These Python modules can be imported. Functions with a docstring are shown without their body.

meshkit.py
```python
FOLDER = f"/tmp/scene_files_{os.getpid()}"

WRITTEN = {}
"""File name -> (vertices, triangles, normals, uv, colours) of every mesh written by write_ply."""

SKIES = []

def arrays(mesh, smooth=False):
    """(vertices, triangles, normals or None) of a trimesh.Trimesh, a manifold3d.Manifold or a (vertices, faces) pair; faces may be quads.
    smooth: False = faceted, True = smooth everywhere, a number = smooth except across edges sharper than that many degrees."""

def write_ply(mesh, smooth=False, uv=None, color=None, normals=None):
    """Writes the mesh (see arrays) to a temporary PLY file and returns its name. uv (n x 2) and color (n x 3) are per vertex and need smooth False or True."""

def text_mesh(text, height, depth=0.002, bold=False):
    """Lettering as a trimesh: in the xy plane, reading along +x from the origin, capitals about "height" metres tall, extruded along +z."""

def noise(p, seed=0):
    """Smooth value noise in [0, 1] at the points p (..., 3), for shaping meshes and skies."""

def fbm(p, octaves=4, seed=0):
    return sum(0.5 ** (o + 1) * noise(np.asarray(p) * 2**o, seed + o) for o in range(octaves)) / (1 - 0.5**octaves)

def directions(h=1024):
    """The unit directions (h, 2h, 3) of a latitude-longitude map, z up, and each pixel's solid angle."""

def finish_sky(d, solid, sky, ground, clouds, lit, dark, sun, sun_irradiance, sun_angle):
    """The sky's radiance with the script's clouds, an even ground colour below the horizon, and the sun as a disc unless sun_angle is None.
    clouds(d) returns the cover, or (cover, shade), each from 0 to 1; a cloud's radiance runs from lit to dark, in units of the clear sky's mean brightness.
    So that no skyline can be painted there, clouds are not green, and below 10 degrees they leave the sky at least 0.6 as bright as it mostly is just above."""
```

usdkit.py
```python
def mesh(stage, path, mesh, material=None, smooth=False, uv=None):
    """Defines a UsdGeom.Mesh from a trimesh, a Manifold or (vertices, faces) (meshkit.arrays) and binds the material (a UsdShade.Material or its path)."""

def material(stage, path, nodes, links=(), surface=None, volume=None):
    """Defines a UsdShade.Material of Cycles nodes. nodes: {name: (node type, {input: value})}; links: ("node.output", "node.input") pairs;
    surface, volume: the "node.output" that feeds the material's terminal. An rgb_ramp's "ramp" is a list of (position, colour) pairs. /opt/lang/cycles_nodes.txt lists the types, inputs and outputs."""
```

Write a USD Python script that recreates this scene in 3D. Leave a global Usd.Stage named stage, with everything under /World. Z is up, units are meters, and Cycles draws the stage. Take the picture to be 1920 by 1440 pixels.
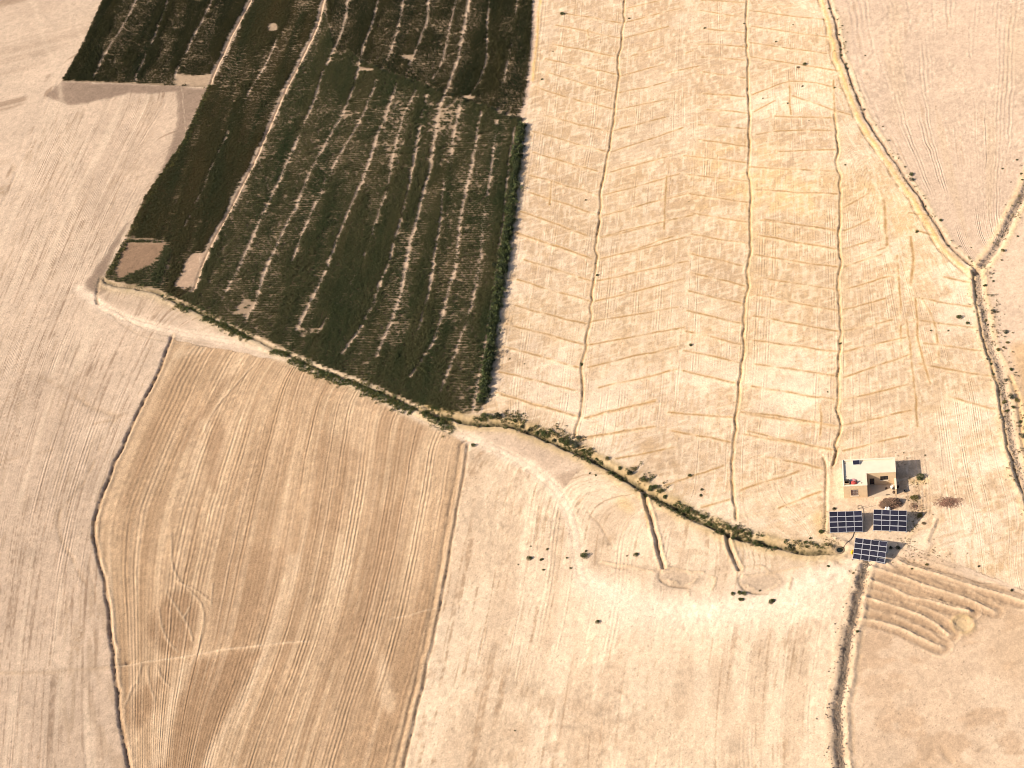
import math, random
import numpy as np, trimesh, usdkit, shapely, manifold3d
from shapely.geometry import Polygon, LineString
from scipy.interpolate import griddata
from scipy.ndimage import gaussian_filter, map_coordinates, distance_transform_edt
from pxr import Usd, UsdGeom, UsdLux, UsdShade, Gf, Sdf, Vt

stage = Usd.Stage.CreateInMemory()
UsdGeom.SetStageUpAxis(stage, 'Z')
UsdGeom.Xform.Define(stage, '/World')
UsdGeom.Scope.Define(stage, '/World/Looks')
T = Sdf.ValueTypeNames

# ------------------------------------------------------------------ camera, sky, sun, exposure
PITCH, ROLL, FPX, CAM_H = math.radians(45), math.radians(14), 3350.0, 281.5
_d = np.array([0, math.cos(PITCH), -math.sin(PITCH)])
_r0, _u0 = np.array([1.0, 0, 0]), np.array([0, math.sin(PITCH), math.cos(PITCH)])
_r = math.cos(ROLL) * _r0 - math.sin(ROLL) * _u0
_u = math.sin(ROLL) * _r0 + math.cos(ROLL) * _u0
EXPOSURE = 0.72
cam = UsdGeom.Camera.Define(stage, '/World/camera')
cam.CreateHorizontalApertureAttr(36.0)
cam.CreateVerticalApertureAttr(27.0)
cam.CreateFocalLengthAttr(36.0 * FPX / 1920)
cam.CreateClippingRangeAttr(Gf.Vec2f(1.0, 20000.0))
cam.CreateExposureAttr(EXPOSURE)
m = np.eye(4)
m[0, :3], m[1, :3], m[2, :3], m[3, :3] = _r, _u, -_d, (0, 0, CAM_H)
cam.AddTransformOp().Set(Gf.Matrix4d(*m.ravel().tolist()))

SUN_EL, SHADOW_AZ = math.radians(34), math.radians(9)          # shadows fall towards this direction on the ground (from +x)
SUN = np.array([-math.cos(SUN_EL) * math.cos(SHADOW_AZ), -math.cos(SUN_EL) * math.sin(SHADOW_AZ), math.sin(SUN_EL)])
dome = UsdLux.DomeLight.Define(stage, '/World/sky')
sky_mat = usdkit.material(stage, '/World/Looks/sky', {
    'tex': ('sky_texture', {'sky_type': 'single_scattering', 'sun_disc': False, 'sun_elevation': SUN_EL, 'sun_rotation': math.atan2(SUN[0], SUN[1]),
                            'altitude': 300.0, 'air_density': 1.0, 'aerosol_density': 4.0, 'ozone_density': 1.0}),
    'bg': ('background_shader', {'strength': 0.09})}, [('tex.color', 'bg.color')], surface='bg.background')
UsdShade.MaterialBindingAPI.Apply(dome.GetPrim()).Bind(sky_mat)
dome.GetPrim().SetCustomDataByKey('kind', 'structure')
sun = UsdLux.DistantLight.Define(stage, '/World/sun')
sun.CreateNormalizeAttr(True)
sun.CreateIntensityAttr(1.08)
sun.CreateAngleAttr(0.53)
sun.CreateColorAttr(Gf.Vec3f(1.0, 0.88, 0.70))
zax = SUN / np.linalg.norm(SUN)
xax = np.cross([0, 0, 1.0], zax); xax /= np.linalg.norm(xax)
yax = np.cross(zax, xax)
m = np.eye(4); m[0, :3], m[1, :3], m[2, :3] = xax, yax, zax
sun.AddTransformOp().Set(Gf.Matrix4d(*m.ravel().tolist()))

# ------------------------------------------------------------------ helpers
def at(px, py, z=0.0):
    """Where the line of sight of a photograph's point meets the level z."""
    v = _d * FPX + _r * (px - 960) + _u * (720 - py)
    t = (CAM_H - z) / -v[2]
    return np.array([t * v[0], t * v[1], z])

def W(pts, ox=0.0, oy=0.0, s=1.0):
    return np.array([at(ox + x / s, oy + y / s)[:2] for x, y in pts])

_tab = np.random.default_rng(7).random((512, 512)).astype(np.float32)
def noise2(x, y, seed=0):
    x = np.asarray(x, np.float32) + seed * 37.7; y = np.asarray(y, np.float32) + seed * 91.3
    i, j = np.floor(x), np.floor(y)
    a, b = x - i, y - j
    a, b = a * a * (3 - 2 * a), b * b * (3 - 2 * b)
    i, j = i.astype(np.int32), j.astype(np.int32)
    i0, i1, j0, j1 = i & 511, (i + 1) & 511, j & 511, (j + 1) & 511
    return (_tab[i0, j0] * (1 - a) + _tab[i1, j0] * a) * (1 - b) + (_tab[i0, j1] * (1 - a) + _tab[i1, j1] * a) * b

def fbm2(x, y, octaves=3, seed=0):
    return sum(0.5 ** (o + 1) * noise2(np.asarray(x) * 2 ** o, np.asarray(y) * 2 ** o, seed + 3 * o) for o in range(octaves)) / (1 - 0.5 ** octaves)

def smooth(a, b, x):
    t = np.clip((x - a) / (b - a), 0, 1)
    return t * t * (3 - 2 * t)

_names = {}
def numbered(parent, name):
    k = _names.get((parent, name), 0); _names[(parent, name)] = k + 1
    return f'{parent}/{name}' + (f'_{k:03d}' if k else '')

def tag(prim, label=None, cat=None, group=None, kind=None):
    for k, v in (('label', label), ('category', cat), ('group', group), ('kind', kind)):
        if v: prim.SetCustomDataByKey(k, v)
    return prim

def thing(name, label, cat, loc=(0, 0, 0), rz=0.0, scale=None, group=None, ref=None, parent='/World'):
    x = UsdGeom.Xform.Define(stage, numbered(parent, name))
    x.AddTranslateOp().Set(Gf.Vec3d(*map(float, loc)))
    x.AddRotateZOp().Set(float(math.degrees(rz)))
    if scale is not None: x.AddScaleOp().Set(Gf.Vec3f(*map(float, np.broadcast_to(scale, 3))))
    p = x.GetPrim()
    if ref:
        p.GetReferences().AddInternalReference(ref); p.SetInstanceable(True)
    return tag(p, label, cat, group)

def part(parent, name, mesh, mat, smooth_=False):
    path = numbered(str(parent.GetPath()) if hasattr(parent, 'GetPath') else parent, name)
    return usdkit.mesh(stage, path, mesh, mat, smooth=smooth_).GetPrim()

def box(sx, sy, sz, c=(0, 0, 0), bev=0.0):
    b = trimesh.creation.box((sx, sy, sz))
    if bev:
        pts = []
        for k in range(3):
            e = np.array([sx, sy, sz]) / 2 - bev; e[k] += bev
            pts += [np.array(s) * e for s in np.ndindex(2, 2, 2) for s in [np.array(s) * 2 - 1]]
        b = trimesh.convex.convex_hull(np.array(pts))
    b.apply_translation(c)
    return b

def tube(p0, p1, r, n=6):
    return trimesh.creation.cylinder(radius=r, segment=np.array([p0, p1], float), sections=n)

def cat(ms): return trimesh.util.concatenate(ms)

def hose(pts, r, n=5):
    return cat([tube(a, b, r, n) for a, b in zip(pts[:-1], pts[1:])])

# ------------------------------------------------------------------ materials
def mat(name, color, rough=0.8, vary=0.0, scale=4.0, metallic=0.0, spec=0.3, bump=0.0, bscale=20.0, c2=None):
    nodes = {'p': ('principled_bsdf', {'base_color': color, 'roughness': rough, 'metallic': metallic, 'specular_ior_level': spec})}
    links = []
    if vary or c2:
        c2 = c2 or tuple(c * (1 - vary) for c in color)
        nodes |= {'g': ('geometry', {}), 'n': ('noise_texture', {'scale': scale, 'detail': 4.0, 'roughness': 0.6}), 'r': ('map_range', {'from_min': 0.3, 'from_max': 0.7, 'clamp': True}),
                  'm': ('mix', {'color1': color, 'color2': c2})}
        links += [('g.position', 'n.vector'), ('n.fac', 'r.value'), ('r.result', 'm.fac'), ('m.color', 'p.base_color')]
    if bump:
        nodes |= {'g2': ('geometry', {}), 'n2': ('noise_texture', {'scale': bscale, 'detail': 3.0}), 'b': ('bump', {'strength': 1.0, 'distance': bump})}
        links += [('g2.position', 'n2.vector'), ('n2.fac', 'b.height'), ('b.normal', 'p.normal')]
    return usdkit.material(stage, f'/World/Looks/{name}', nodes, links, surface='p.BSDF')

CROP_DIR = at(767, 477) - at(880, 0)
def leaf_mat(name, c1, c2, scale=0.12, transl=0.25, strips=False):
    return usdkit.material(stage, f'/World/Looks/{name}', {
        'g': ('geometry', {}), 'n': ('noise_texture', {'scale': 1.0 if strips else scale, 'detail': 3.0, 'roughness': 0.65}),
        'rot': ('vector_rotate', {'rotate_type': 'z_axis', 'angle': -math.atan2(CROP_DIR[1], CROP_DIR[0]) if strips else 0.0}), 'mp': ('mapping', {'scale': (.022, .17, 0.0) if strips else (1.0, 1.0, 1.0)}),
        'r': ('map_range', {'from_min': 0.35, 'from_max': 0.65, 'clamp': True}),
        'o': ('object_info', {}), 'm': ('mix', {'color1': c1, 'color2': c2}),
        'isl': ('math', {'math_type': 'multiply_add', 'value2': 0.7, 'value3': 0.65}),
        'm2': ('mix', {'mix_type': 'multiply', 'fac': 1.0}),
        'p': ('principled_bsdf', {'roughness': 0.6, 'specular_ior_level': 0.25}),
        't': ('translucent_bsdf', {}), 'x': ('mix_closure', {'fac': transl})},
        [('g.position', 'rot.vector'), ('rot.vector', 'mp.vector'), ('mp.vector', 'n.vector'), ('n.fac', 'r.value'), ('r.result', 'm.fac'), ('g.random_per_island', 'isl.value1'), ('m.color', 'm2.color1'), ('isl.value', 'm2.color2'),
         ('m2.color', 'p.base_color'), ('m2.color', 't.color'), ('p.BSDF', 'x.closure1'), ('t.BSDF', 'x.closure2')], surface='x.closure')

SOIL = usdkit.material(stage, '/World/Looks/soil', {
    'c': ('attribute', {'attribute': 'soil'}), 'f': ('attribute', {'attribute': 'furrow'}), 'a': ('attribute', {'attribute': 'ridge'}), 'k': ('attribute', {'attribute': 'clod'}),
    'g': ('geometry', {}),
    'tp': ('math', {'math_type': 'multiply', 'value2': 2 * math.pi}), 'sn': ('math', {'math_type': 'sine'}), 'fa': ('math', {'math_type': 'multiply'}),
    'n1': ('noise_texture', {'scale': 2.6, 'detail': 5.0, 'roughness': 0.7}), 'n2': ('noise_texture', {'scale': 3.2, 'detail': 6.0, 'roughness': 0.8}),
    'nk': ('math', {'math_type': 'multiply'}), 'h': ('math', {'math_type': 'add'}), 'b': ('bump', {'strength': 1.0, 'distance': 1.0}),
    'r': ('map_range', {'from_min': 0.25, 'from_max': 0.75, 'to_min': 0.76, 'to_max': 1.20, 'clamp': True}), 'm': ('mix', {'mix_type': 'multiply', 'fac': 1.0}),
    'p': ('principled_bsdf', {'roughness': 0.95, 'specular_ior_level': 0.1, 'diffuse_roughness': 0.6})},
    [('f.fac', 'tp.value1'), ('tp.value', 'sn.value1'), ('sn.value', 'fa.value1'), ('a.fac', 'fa.value2'), ('g.position', 'n1.vector'), ('g.position', 'n2.vector'),
     ('n1.fac', 'nk.value1'), ('k.fac', 'nk.value2'), ('fa.value', 'h.value1'), ('nk.value', 'h.value2'), ('h.value', 'b.height'), ('b.normal', 'p.normal'),
     ('n2.fac', 'r.value'), ('c.color', 'm.color1'), ('r.result', 'm.color2'), ('m.color', 'p.base_color')], surface='p.BSDF')

# ------------------------------------------------------------------ the terrain: one height field, cut into fields
STEP = 0.25
view = Polygon(W([(-60, -70), (1980, -70), (1980, 1500), (-60, 1500)]))
x0, y0, x1, y1 = view.bounds
xs, ys = np.arange(x0 - 1, x1 + 1, STEP), np.arange(y0 - 1, y1 + 1, STEP)
NX, NY = len(xs), len(ys)
X, Y = np.meshgrid(xs.astype(np.float32), ys.astype(np.float32))                  # [NY, NX]
inside = shapely.contains_xy(view, X, Y)
edge_fade = smooth(1, 20, distance_transform_edt(inside).astype(np.float32))
Z = np.zeros_like(X)
C = np.zeros(X.shape + (3,), np.float32)
FUR, RID, CLOD = np.zeros_like(X), np.zeros_like(X), np.full_like(X, 0.10)
REG = np.zeros(X.shape, np.int8)
REGIONS = ['ground', 'ploughed_field', 'stubble_field', 'fallow_field', 'bare_field', 'crop_soil', 'dirt_track', 'ditch', 'field_margin', 'ridged_plot']
jx = (fbm2(X / 3.0, Y / 3.0, 3, 11) - 0.5) * 2.2
jy = (fbm2(X / 3.0, Y / 3.0, 3, 12) - 0.5) * 2.2
big = fbm2(X / 45, Y / 45, 3, 1); med = fbm2(X / 9, Y / 9, 3, 2); fine = fbm2(X / 1.2, Y / 1.2, 2, 3); speck = noise2(X / 0.45, Y / 0.45, 4)
SPK = .6 * noise2(X / .55, Y / .55, 6) + .4 * noise2(X / 1.6, Y / 1.6, 7)
Z += (big - 0.5) * 0.25

def inpoly(pts, jit=1.0):
    P = Polygon(W(pts)).buffer(0)
    bx0, by0, bx1, by1 = P.bounds
    out = np.zeros(X.shape, bool)
    i0, i1 = np.searchsorted(xs, [bx0 - 3, bx1 + 3]); j0, j1 = np.searchsorted(ys, [by0 - 3, by1 + 3])
    s = np.s_[j0:j1, i0:i1]
    out[s] = shapely.contains_xy(P, X[s] + jit * jx[s], Y[s] + jit * jy[s])
    return out

def soft(pts, edge=1.0, jit=1.0):
    return gaussian_filter(inpoly(pts, jit).astype(np.float32), edge / STEP)

def paint(mask, color, a=1.0):
    k = np.clip(mask * a, 0, 1)[..., None]
    C[:] = C * (1 - k) + np.asarray(color, np.float32) * k

def densify(P, step=0.8, wig=0.0, seed=0):
    P = np.asarray(P, float)
    if wig:
        L = np.concatenate([[0], np.cumsum(np.linalg.norm(np.diff(P, axis=0), axis=1))])
        s = np.arange(0, L[-1] + step, step).clip(0, L[-1])
        Q = np.stack([np.interp(s, L, P[:, 0]), np.interp(s, L, P[:, 1])], 1)
        k = min(4.0, L[-1] / 4) / step
        Q2 = gaussian_filter(Q, (k, 0), mode='nearest')
        t = smooth(0, 3, np.minimum(s, L[-1] - s))[:, None]
        Q = Q * (1 - t) + Q2 * t
        d = np.gradient(Q, axis=0); n = np.stack([-d[:, 1], d[:, 0]], 1); n /= np.maximum(np.linalg.norm(n, axis=1), 1e-9)[:, None]
        o = (fbm2(s / 5.0, s * 0 + seed * 3.3, 3, seed % 97) - 0.5) * 2 * wig
        return Q + n * o[:, None]
    return P

def dist(P, reach):
    """Signed offset from a polyline (positive on its left going along it), inside a window; (slice, |d|, signed, along)."""
    lo, hi = P.min(0) - reach, P.max(0) + reach
    i0, i1 = np.searchsorted(xs, [lo[0], hi[0]]); j0, j1 = np.searchsorted(ys, [lo[1], hi[1]])
    if i1 <= i0 or j1 <= j0: return None
    D = np.full((j1 - j0, i1 - i0), 1e9, np.float32); S = np.zeros_like(D); A = np.zeros_like(D)
    run = 0.0
    for a, b in zip(P[:-1], P[1:]):
        L = np.linalg.norm(b - a)
        if L < 1e-6: continue
        q0, q1 = np.minimum(a, b) - reach, np.maximum(a, b) + reach
        a0, a1 = np.clip(np.searchsorted(xs, [q0[0], q1[0]]), i0, i1) - i0; b0, b1 = np.clip(np.searchsorted(ys, [q0[1], q1[1]]), j0, j1) - j0
        if a1 <= a0 or b1 <= b0: run += L; continue
        dx, dy = X[j0 + b0:j0 + b1, i0 + a0:i0 + a1] - a[0], Y[j0 + b0:j0 + b1, i0 + a0:i0 + a1] - a[1]
        e = (b - a) / L
        t = np.clip(dx * e[0] + dy * e[1], 0, L); c = e[0] * dy - e[1] * dx
        dd = np.hypot(dx - t * e[0], dy - t * e[1])
        w = (slice(b0, b1), slice(a0, a1)); upd = dd < D[w]
        D[w] = np.where(upd, dd, D[w]); S[w] = np.where(upd, c, S[w]); A[w] = np.where(upd, run + t, A[w])
        run += L
    return np.s_[j0:j1, i0:i1], D, S, A

def stroke(P, width, h=0.0, color=None, a=1.0, off=0.0, wig=0.25, seed=0, region=None, broken=0.0, prof=2.0, ridge=None, world=False, cwidth=None):
    P = np.asarray(P, float) if world else W(P)
    P = densify(P, 0.8, wig, seed + 5)
    R = dist(P, max(width, cwidth or 0) * 2.2 + abs(off) + 0.3)
    if R is None: return
    s, D, S, A = R
    d = np.abs(np.where(D < 1e8, np.sign(S) * D, 1e9) - off) if off else D
    d = np.abs(d + (SPK[s] - .5) * np.minimum(.8 * width, .45))
    g = np.exp(-(d / width) ** prof)
    k = 1.0
    if broken: k = smooth(broken - 0.25, broken + 0.25, fbm2(A / 2.2, A * 0 + seed, 2, 40 + seed % 50))
    vw = 0.75 + 0.5 * noise2(A / 1.7, A * 0 + seed * 2, 60)
    if h: Z[s] += h * g * k * vw * (.6 + .8 * speck[s]) * edge_fade[s]
    if color is not None:
        gc = np.exp(-(d / (cwidth or width)) ** prof)
        kk = (gc * k * a * np.clip(vw, 0, 1.1))[..., None].clip(0, 1)
        C[s] = C[s] * (1 - kk) + np.asarray(color, np.float32) * kk
    if ridge is not None: RID[s] *= 1 - (1 - ridge) * g
    if region is not None: REG[s][d < width * 0.9] = REGIONS.index(region)

def lines_u(lines):
    """Row coordinate across a field from guide lines along its rows: metres between neighbours, interpolated."""
    wl = [densify(W(l), 2.0, 1e-6) for l in lines]
    us, pts, val = 0.0, [wl[0]], [np.zeros(len(wl[0]))]
    for a, b in zip(wl[:-1], wl[1:]):
        us += float(np.mean([np.min(np.linalg.norm(a - q, axis=1)) for q in b]))
        pts.append(b); val.append(np.full(len(b), us))
    pts, val = np.vstack(pts), np.concatenate(val)
    cx, cy = np.arange(xs[0], xs[-1] + 3, 3.0), np.arange(ys[0], ys[-1] + 3, 3.0)
    GX, GY = np.meshgrid(cx, cy)
    lin = griddata(pts, val, (GX, GY), 'linear'); near = griddata(pts, val, (GX, GY), 'nearest')
    u = gaussian_filter(np.where(np.isnan(lin), near, lin), 1.6)
    return map_coordinates(u, [(Y - cy[0]) / 3.0, (X - cx[0]) / 3.0], order=1).astype(np.float32)

def rows(mask, u, spacing, amp, wob=0.15, streak=0.0, color=None, seed=0, patch=0.0, base=.25):
    """Furrows with this spacing in the masked region, their relief uneven from row to row, and long streaks of another soil along them."""
    u = u + wob * (fbm2(X / 6, Y / 6, 2, 70 + seed) - 0.5)
    m_ = mask > 0.5 if mask.dtype != bool else mask
    mod = base + 2.2 * smooth(.45, .95, noise2(u / (spacing * 1.3), Y / 30.0, 80 + seed)) * (.4 + noise2(u / spacing, Y / 3.0, 81 + seed))
    if patch: mod *= smooth(patch - 0.18, patch + 0.18, fbm2(X / 14, Y / 14, 3, 77 + seed))
    FUR[m_] = (u / spacing)[m_]; RID[m_] = (amp * mod)[m_]
    if color is not None:
        st = fbm2(u / 1.6, Y / 26.0, 3, 90 + seed)
        k = (smooth(0.42, 0.72, st) * streak * m_)[..., None]
        C[:] = C * (1 - k) + np.asarray(color, np.float32) * k

CREAM, PINK, TAN, STRAW, OCHRE = (.62, .50, .375), (.505, .395, .30), (.42, .295, .185), (.575, .45, .315), (.47, .315, .15)
BROWN, DARKS, STONE = (.30, .215, .145), (.235, .16, .10), (.27, .215, .175)

# --- fields
L1 = [(1172, -60), (1172, 0), (1170, 40), (1160, 120), (1155, 200), (1145, 270), (1130, 330), (1127, 400), (1122, 440), (1117, 480), (1112, 540), (1105, 600), (1095, 660), (1090, 690), (1090, 740), (1085, 790), (1078, 820)]
L2 = [(1400, -60), (1400, 0), (1397, 60), (1403, 110), (1402, 180), (1407, 250), (1405, 330), (1407, 430), (1403, 520), (1395, 600), (1392, 690), (1385, 760), (1378, 810), (1372, 870), (1378, 930), (1382, 975)]
L3 = [(1565, 215), (1570, 290), (1572, 360), (1575, 430), (1575, 560), (1577, 640), (1572, 720), (1575, 780), (1573, 835), (1560, 870)]
RD = [(1535, -60), (1553, 0), (1570, 55), (1580, 110), (1600, 165), (1625, 225), (1660, 275), (1700, 335), (1740, 395), (1775, 455), (1810, 490), (1833, 510)]
RD2 = [(1833, 510), (1838, 560), (1852, 630), (1875, 700), (1890, 760), (1895, 830), (1910, 880), (1935, 940), (1950, 1000)]
RD3 = [(1945, 300), (1920, 355), (1905, 400), (1880, 440), (1855, 485), (1833, 510)]
MAIN = [(800, 768), (840, 785), (880, 797), (930, 792), (985, 802), (1040, 832), (1100, 857), (1160, 887), (1200, 915), (1250, 945), (1310, 977), (1370, 1002), (1440, 1022), (1500, 1035), (1560, 1040), (1575, 1031)]
CROPD = [(193, 522), (199, 536), (240, 537), (290, 546), (330, 566), (400, 596), (450, 622), (530, 658), (600, 692), (690, 724), (740, 748), (800, 772), (850, 797)]
PL_L = [(322, 630), (300, 690), (270, 750), (240, 810), (215, 870), (190, 930), (173, 980), (170, 1010), (185, 1050), (200, 1110), (208, 1190), (213, 1240), (218, 1290), (225, 1350), (242, 1440), (258, 1510)]
PL_R = [(875, 836), (870, 880), (862, 930), (850, 990), (835, 1080), (815, 1180), (790, 1290), (755, 1440), (735, 1510)]
TRACK = [(150, 540), (185, 570), (222, 593), (330, 624), (450, 643), (560, 678), (650, 713), (740, 757), (830, 797), (890, 826), (950, 850), (1010, 882), (1050, 922), (1075, 970), (1085, 1020), (1085, 1060), (1100, 1090), (1130, 1108), (1180, 1128), (1260, 1143), (1350, 1145), (1430, 1128), (1510, 1095), (1595, 1060)]
LOWD = [(1632, 1030), (1617, 1055), (1610, 1100), (1597, 1150), (1588, 1190), (1580, 1250), (1570, 1300), (1563, 1350), (1570, 1400), (1574, 1440), (1578, 1510)]

C[:] = PINK
left_u = lines_u([[(150, 100), (0, 440), (-100, 680)], [(300, 180), (190, 400), (90, 640), (20, 850), (-20, 1000), (-60, 1500)], [(330, 330), (230, 520), (150, 700), (85, 900), (45, 1080), (20, 1250), (0, 1500)],
                  [(320, 560), (220, 760), (165, 920), (120, 1100), (95, 1280), (80, 1500)], [(310, 640), (240, 790), (190, 930), (160, 1050), (150, 1200), (150, 1330), (160, 1500)], PL_L])
allm = np.ones(X.shape, bool)
paint(smooth(.42, .6, fbm2(X / 30, Y / 40, 3, 21)), (.565, .45, .345), .8)
rows(allm, left_u, 0.80, 0.014, streak=0.0, seed=1, patch=0.44)
st = smooth(.60, .85, fbm2(left_u / .8, Y / 9.0, 3, 22)) * smooth(.40, .62, fbm2(X / 16, Y / 22, 3, 23)) * smooth(.35, .6, speck)
paint(st, (.31, .22, .145), .85)
st = smooth(.55, .8, noise2(left_u / .55, Y / 4.5, 24)) * smooth(.45, .7, fbm2(left_u / 5, Y / 18, 3, 28))
paint(st, (.40, .30, .21), .55)
for sd_, w_, L_ in ((51, .34, 16), (52, .5, 30), (53, .3, 8)):
    paint(smooth(.70, .88, noise2(left_u / w_, Y / L_, sd_)) * smooth(.44, .62, fbm2(left_u / 9, Y / 30, 3, sd_ + 4)) * (.4 + .6 * smooth(.3, .6, noise2(left_u / .5, Y / 1.1, sd_ + 8))), (.30, .215, .15), .8)
paint(smooth(.6, .8, fbm2(left_u / 2.2, Y / 40, 3, 29)), (.60, .485, .37), .7)

plough = inpoly(PL_L + PL_R[::-1] + [(845, 808), (800, 795), (740, 764), (640, 716), (540, 680), (420, 655), (335, 640)], .5)
P_LINES = [PL_L, [(400, 660), (350, 770), (300, 880), (262, 980), (250, 1080), (262, 1200), (264, 1320), (275, 1500)], [(460, 687), (400, 785), (383, 830), (350, 930), (322, 1060), (300, 1180), (290, 1320), (285, 1500)],
           [(490, 693), (450, 820), (420, 920), (393, 1010), (370, 1120), (355, 1230), (325, 1330), (295, 1500)], [(600, 715), (570, 850), (545, 1000), (520, 1120), (480, 1250), (430, 1360), (385, 1500)],
           [(700, 755), (685, 900), (660, 1050), (620, 1200), (570, 1340), (520, 1500)], [(800, 800), (780, 930), (750, 1070), (720, 1200), (670, 1340), (625, 1500)], PL_R]
pu = lines_u(P_LINES)
C[plough] = TAN; paint(plough * smooth(290, 205, Y), (.385, .265, .165), .6); REG[plough] = 1; CLOD[plough] = .13
k = plough * smooth(.40, .66, fbm2(pu / 5.5, Y / 60, 3, 25)); paint(k, (.545, .405, .27), .75)
k = plough * smooth(.5, .66, fbm2(pu / 1.3, Y / 45, 3, 26)); paint(k, (.585, .445, .30), .55)
k = plough * smooth(.52, .72, fbm2(pu / 4, Y / 25, 3, 27)); paint(k, (.36, .245, .15), .6)
for P, a in (([(310, 1110), (353, 1110), (373, 1140), (360, 1213), (333, 1233), (290, 1217), (273, 1180), (300, 1133)], .8), ([(360, 1236), (520, 1212), (455, 1300), (400, 1400), (377, 1450), (307, 1450), (333, 1317)], .85),
             ([(230, 1320), (287, 1280), (325, 1240), (293, 1317), (262, 1370), (238, 1360)], .8), ([(545, 1033), (528, 1130), (500, 1205), (390, 1220), (400, 1120), (430, 1020)], .45), ([(400, 767), (427, 817), (405, 930), (385, 900), (385, 830)], .6),
             ([(372, 800), (360, 840), (330, 850), (350, 800), (400, 740), (430, 700), (445, 705)], .6), ([(290, 790), (255, 880), (225, 950), (245, 950), (270, 880), (300, 790)], .5), ([(600, 800), (680, 850), (640, 1000), (580, 990)], .4),
             ([(700, 960), (760, 930), (740, 1130), (690, 1300), (640, 1440), (600, 1440), (650, 1250)], .45)):
    paint(soft(P, .6, .8) * plough, (.325, .215, .13), min(1, a * 1.2))
for P, a in (([(375, 785), (388, 785), (392, 803), (372, 803)], .7), ([(345, 1240), (362, 1240), (330, 1330), (310, 1440), (282, 1440), (300, 1350)], .85), ([(545, 1040), (565, 1040), (515, 1210), (455, 1330), (400, 1440), (375, 1440), (440, 1320), (500, 1200)], .8),
             ([(365, 815), (385, 830), (350, 940), (325, 960)], .5), ([(700, 1200), (725, 1240), (740, 1330), (728, 1345), (710, 1310)], .7), ([(630, 1050), (655, 1060), (640, 1120), (625, 1100)], .5), ([(320, 660), (400, 650), (370, 665), (325, 675)], .6)):
    paint(soft(P, .5, .8) * plough, (.60, .465, .325), a)
for a_, (w1, w2, sd) in zip((.32, .3, .3), ((.42, 40, 95), (.9, 60, 96), (.5, 9, 97))):
    paint(plough * smooth(.52, .8, noise2(pu / w1, Y / w2, sd)), (.34, .23, .14), a_)
paint(plough * smooth(.55, .85, noise2(pu / .5 + 7, Y / 30, 98)), (.60, .455, .315), .3)
rows(plough, pu, 0.76, 0.020, seed=2, wob=.3, base=.6)

stub = inpoly([(1012, -70), (1008, 80), (992, 180), (980, 230), (968, 330), (955, 420), (938, 520), (920, 650), (905, 775)] + MAIN[3:] + [(1600, 1030), (1720, 1030), (1935, 1110), (1990, 1000)] + RD2[::-1] + RD[::-1], .4)
su = lines_u([[(1012, -60), (1005, 20), (985, 200), (960, 400), (930, 600), (905, 770)], L1, [(1285, -60), (1290, 300), (1275, 450), (1262, 700), (1240, 900)], L2, [(1545, -60), (1550, 40)] + L3, [(1650, 280), (1700, 520), (1745, 700), (1790, 1000)], RD + RD2])
C[stub] = STRAW; REG[stub] = 2
k = stub * smooth(.38, .62, fbm2(X / 26, Y / 18, 4, 31) + (330 - Y) * .0009); paint(k, (.675, .56, .44), .9)
k = stub * smooth(.5, .72, fbm2(X / 7, Y / 5, 4, 32)); paint(k, (.45, .315, .18), .5)
k = stub * smooth(.40, .7, fbm2(X / 20, Y / 16, 4, 36) + np.clip(Y - 285, 0, 130) * .0026); paint(k, (.455, .34, .23), .6)
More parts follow.
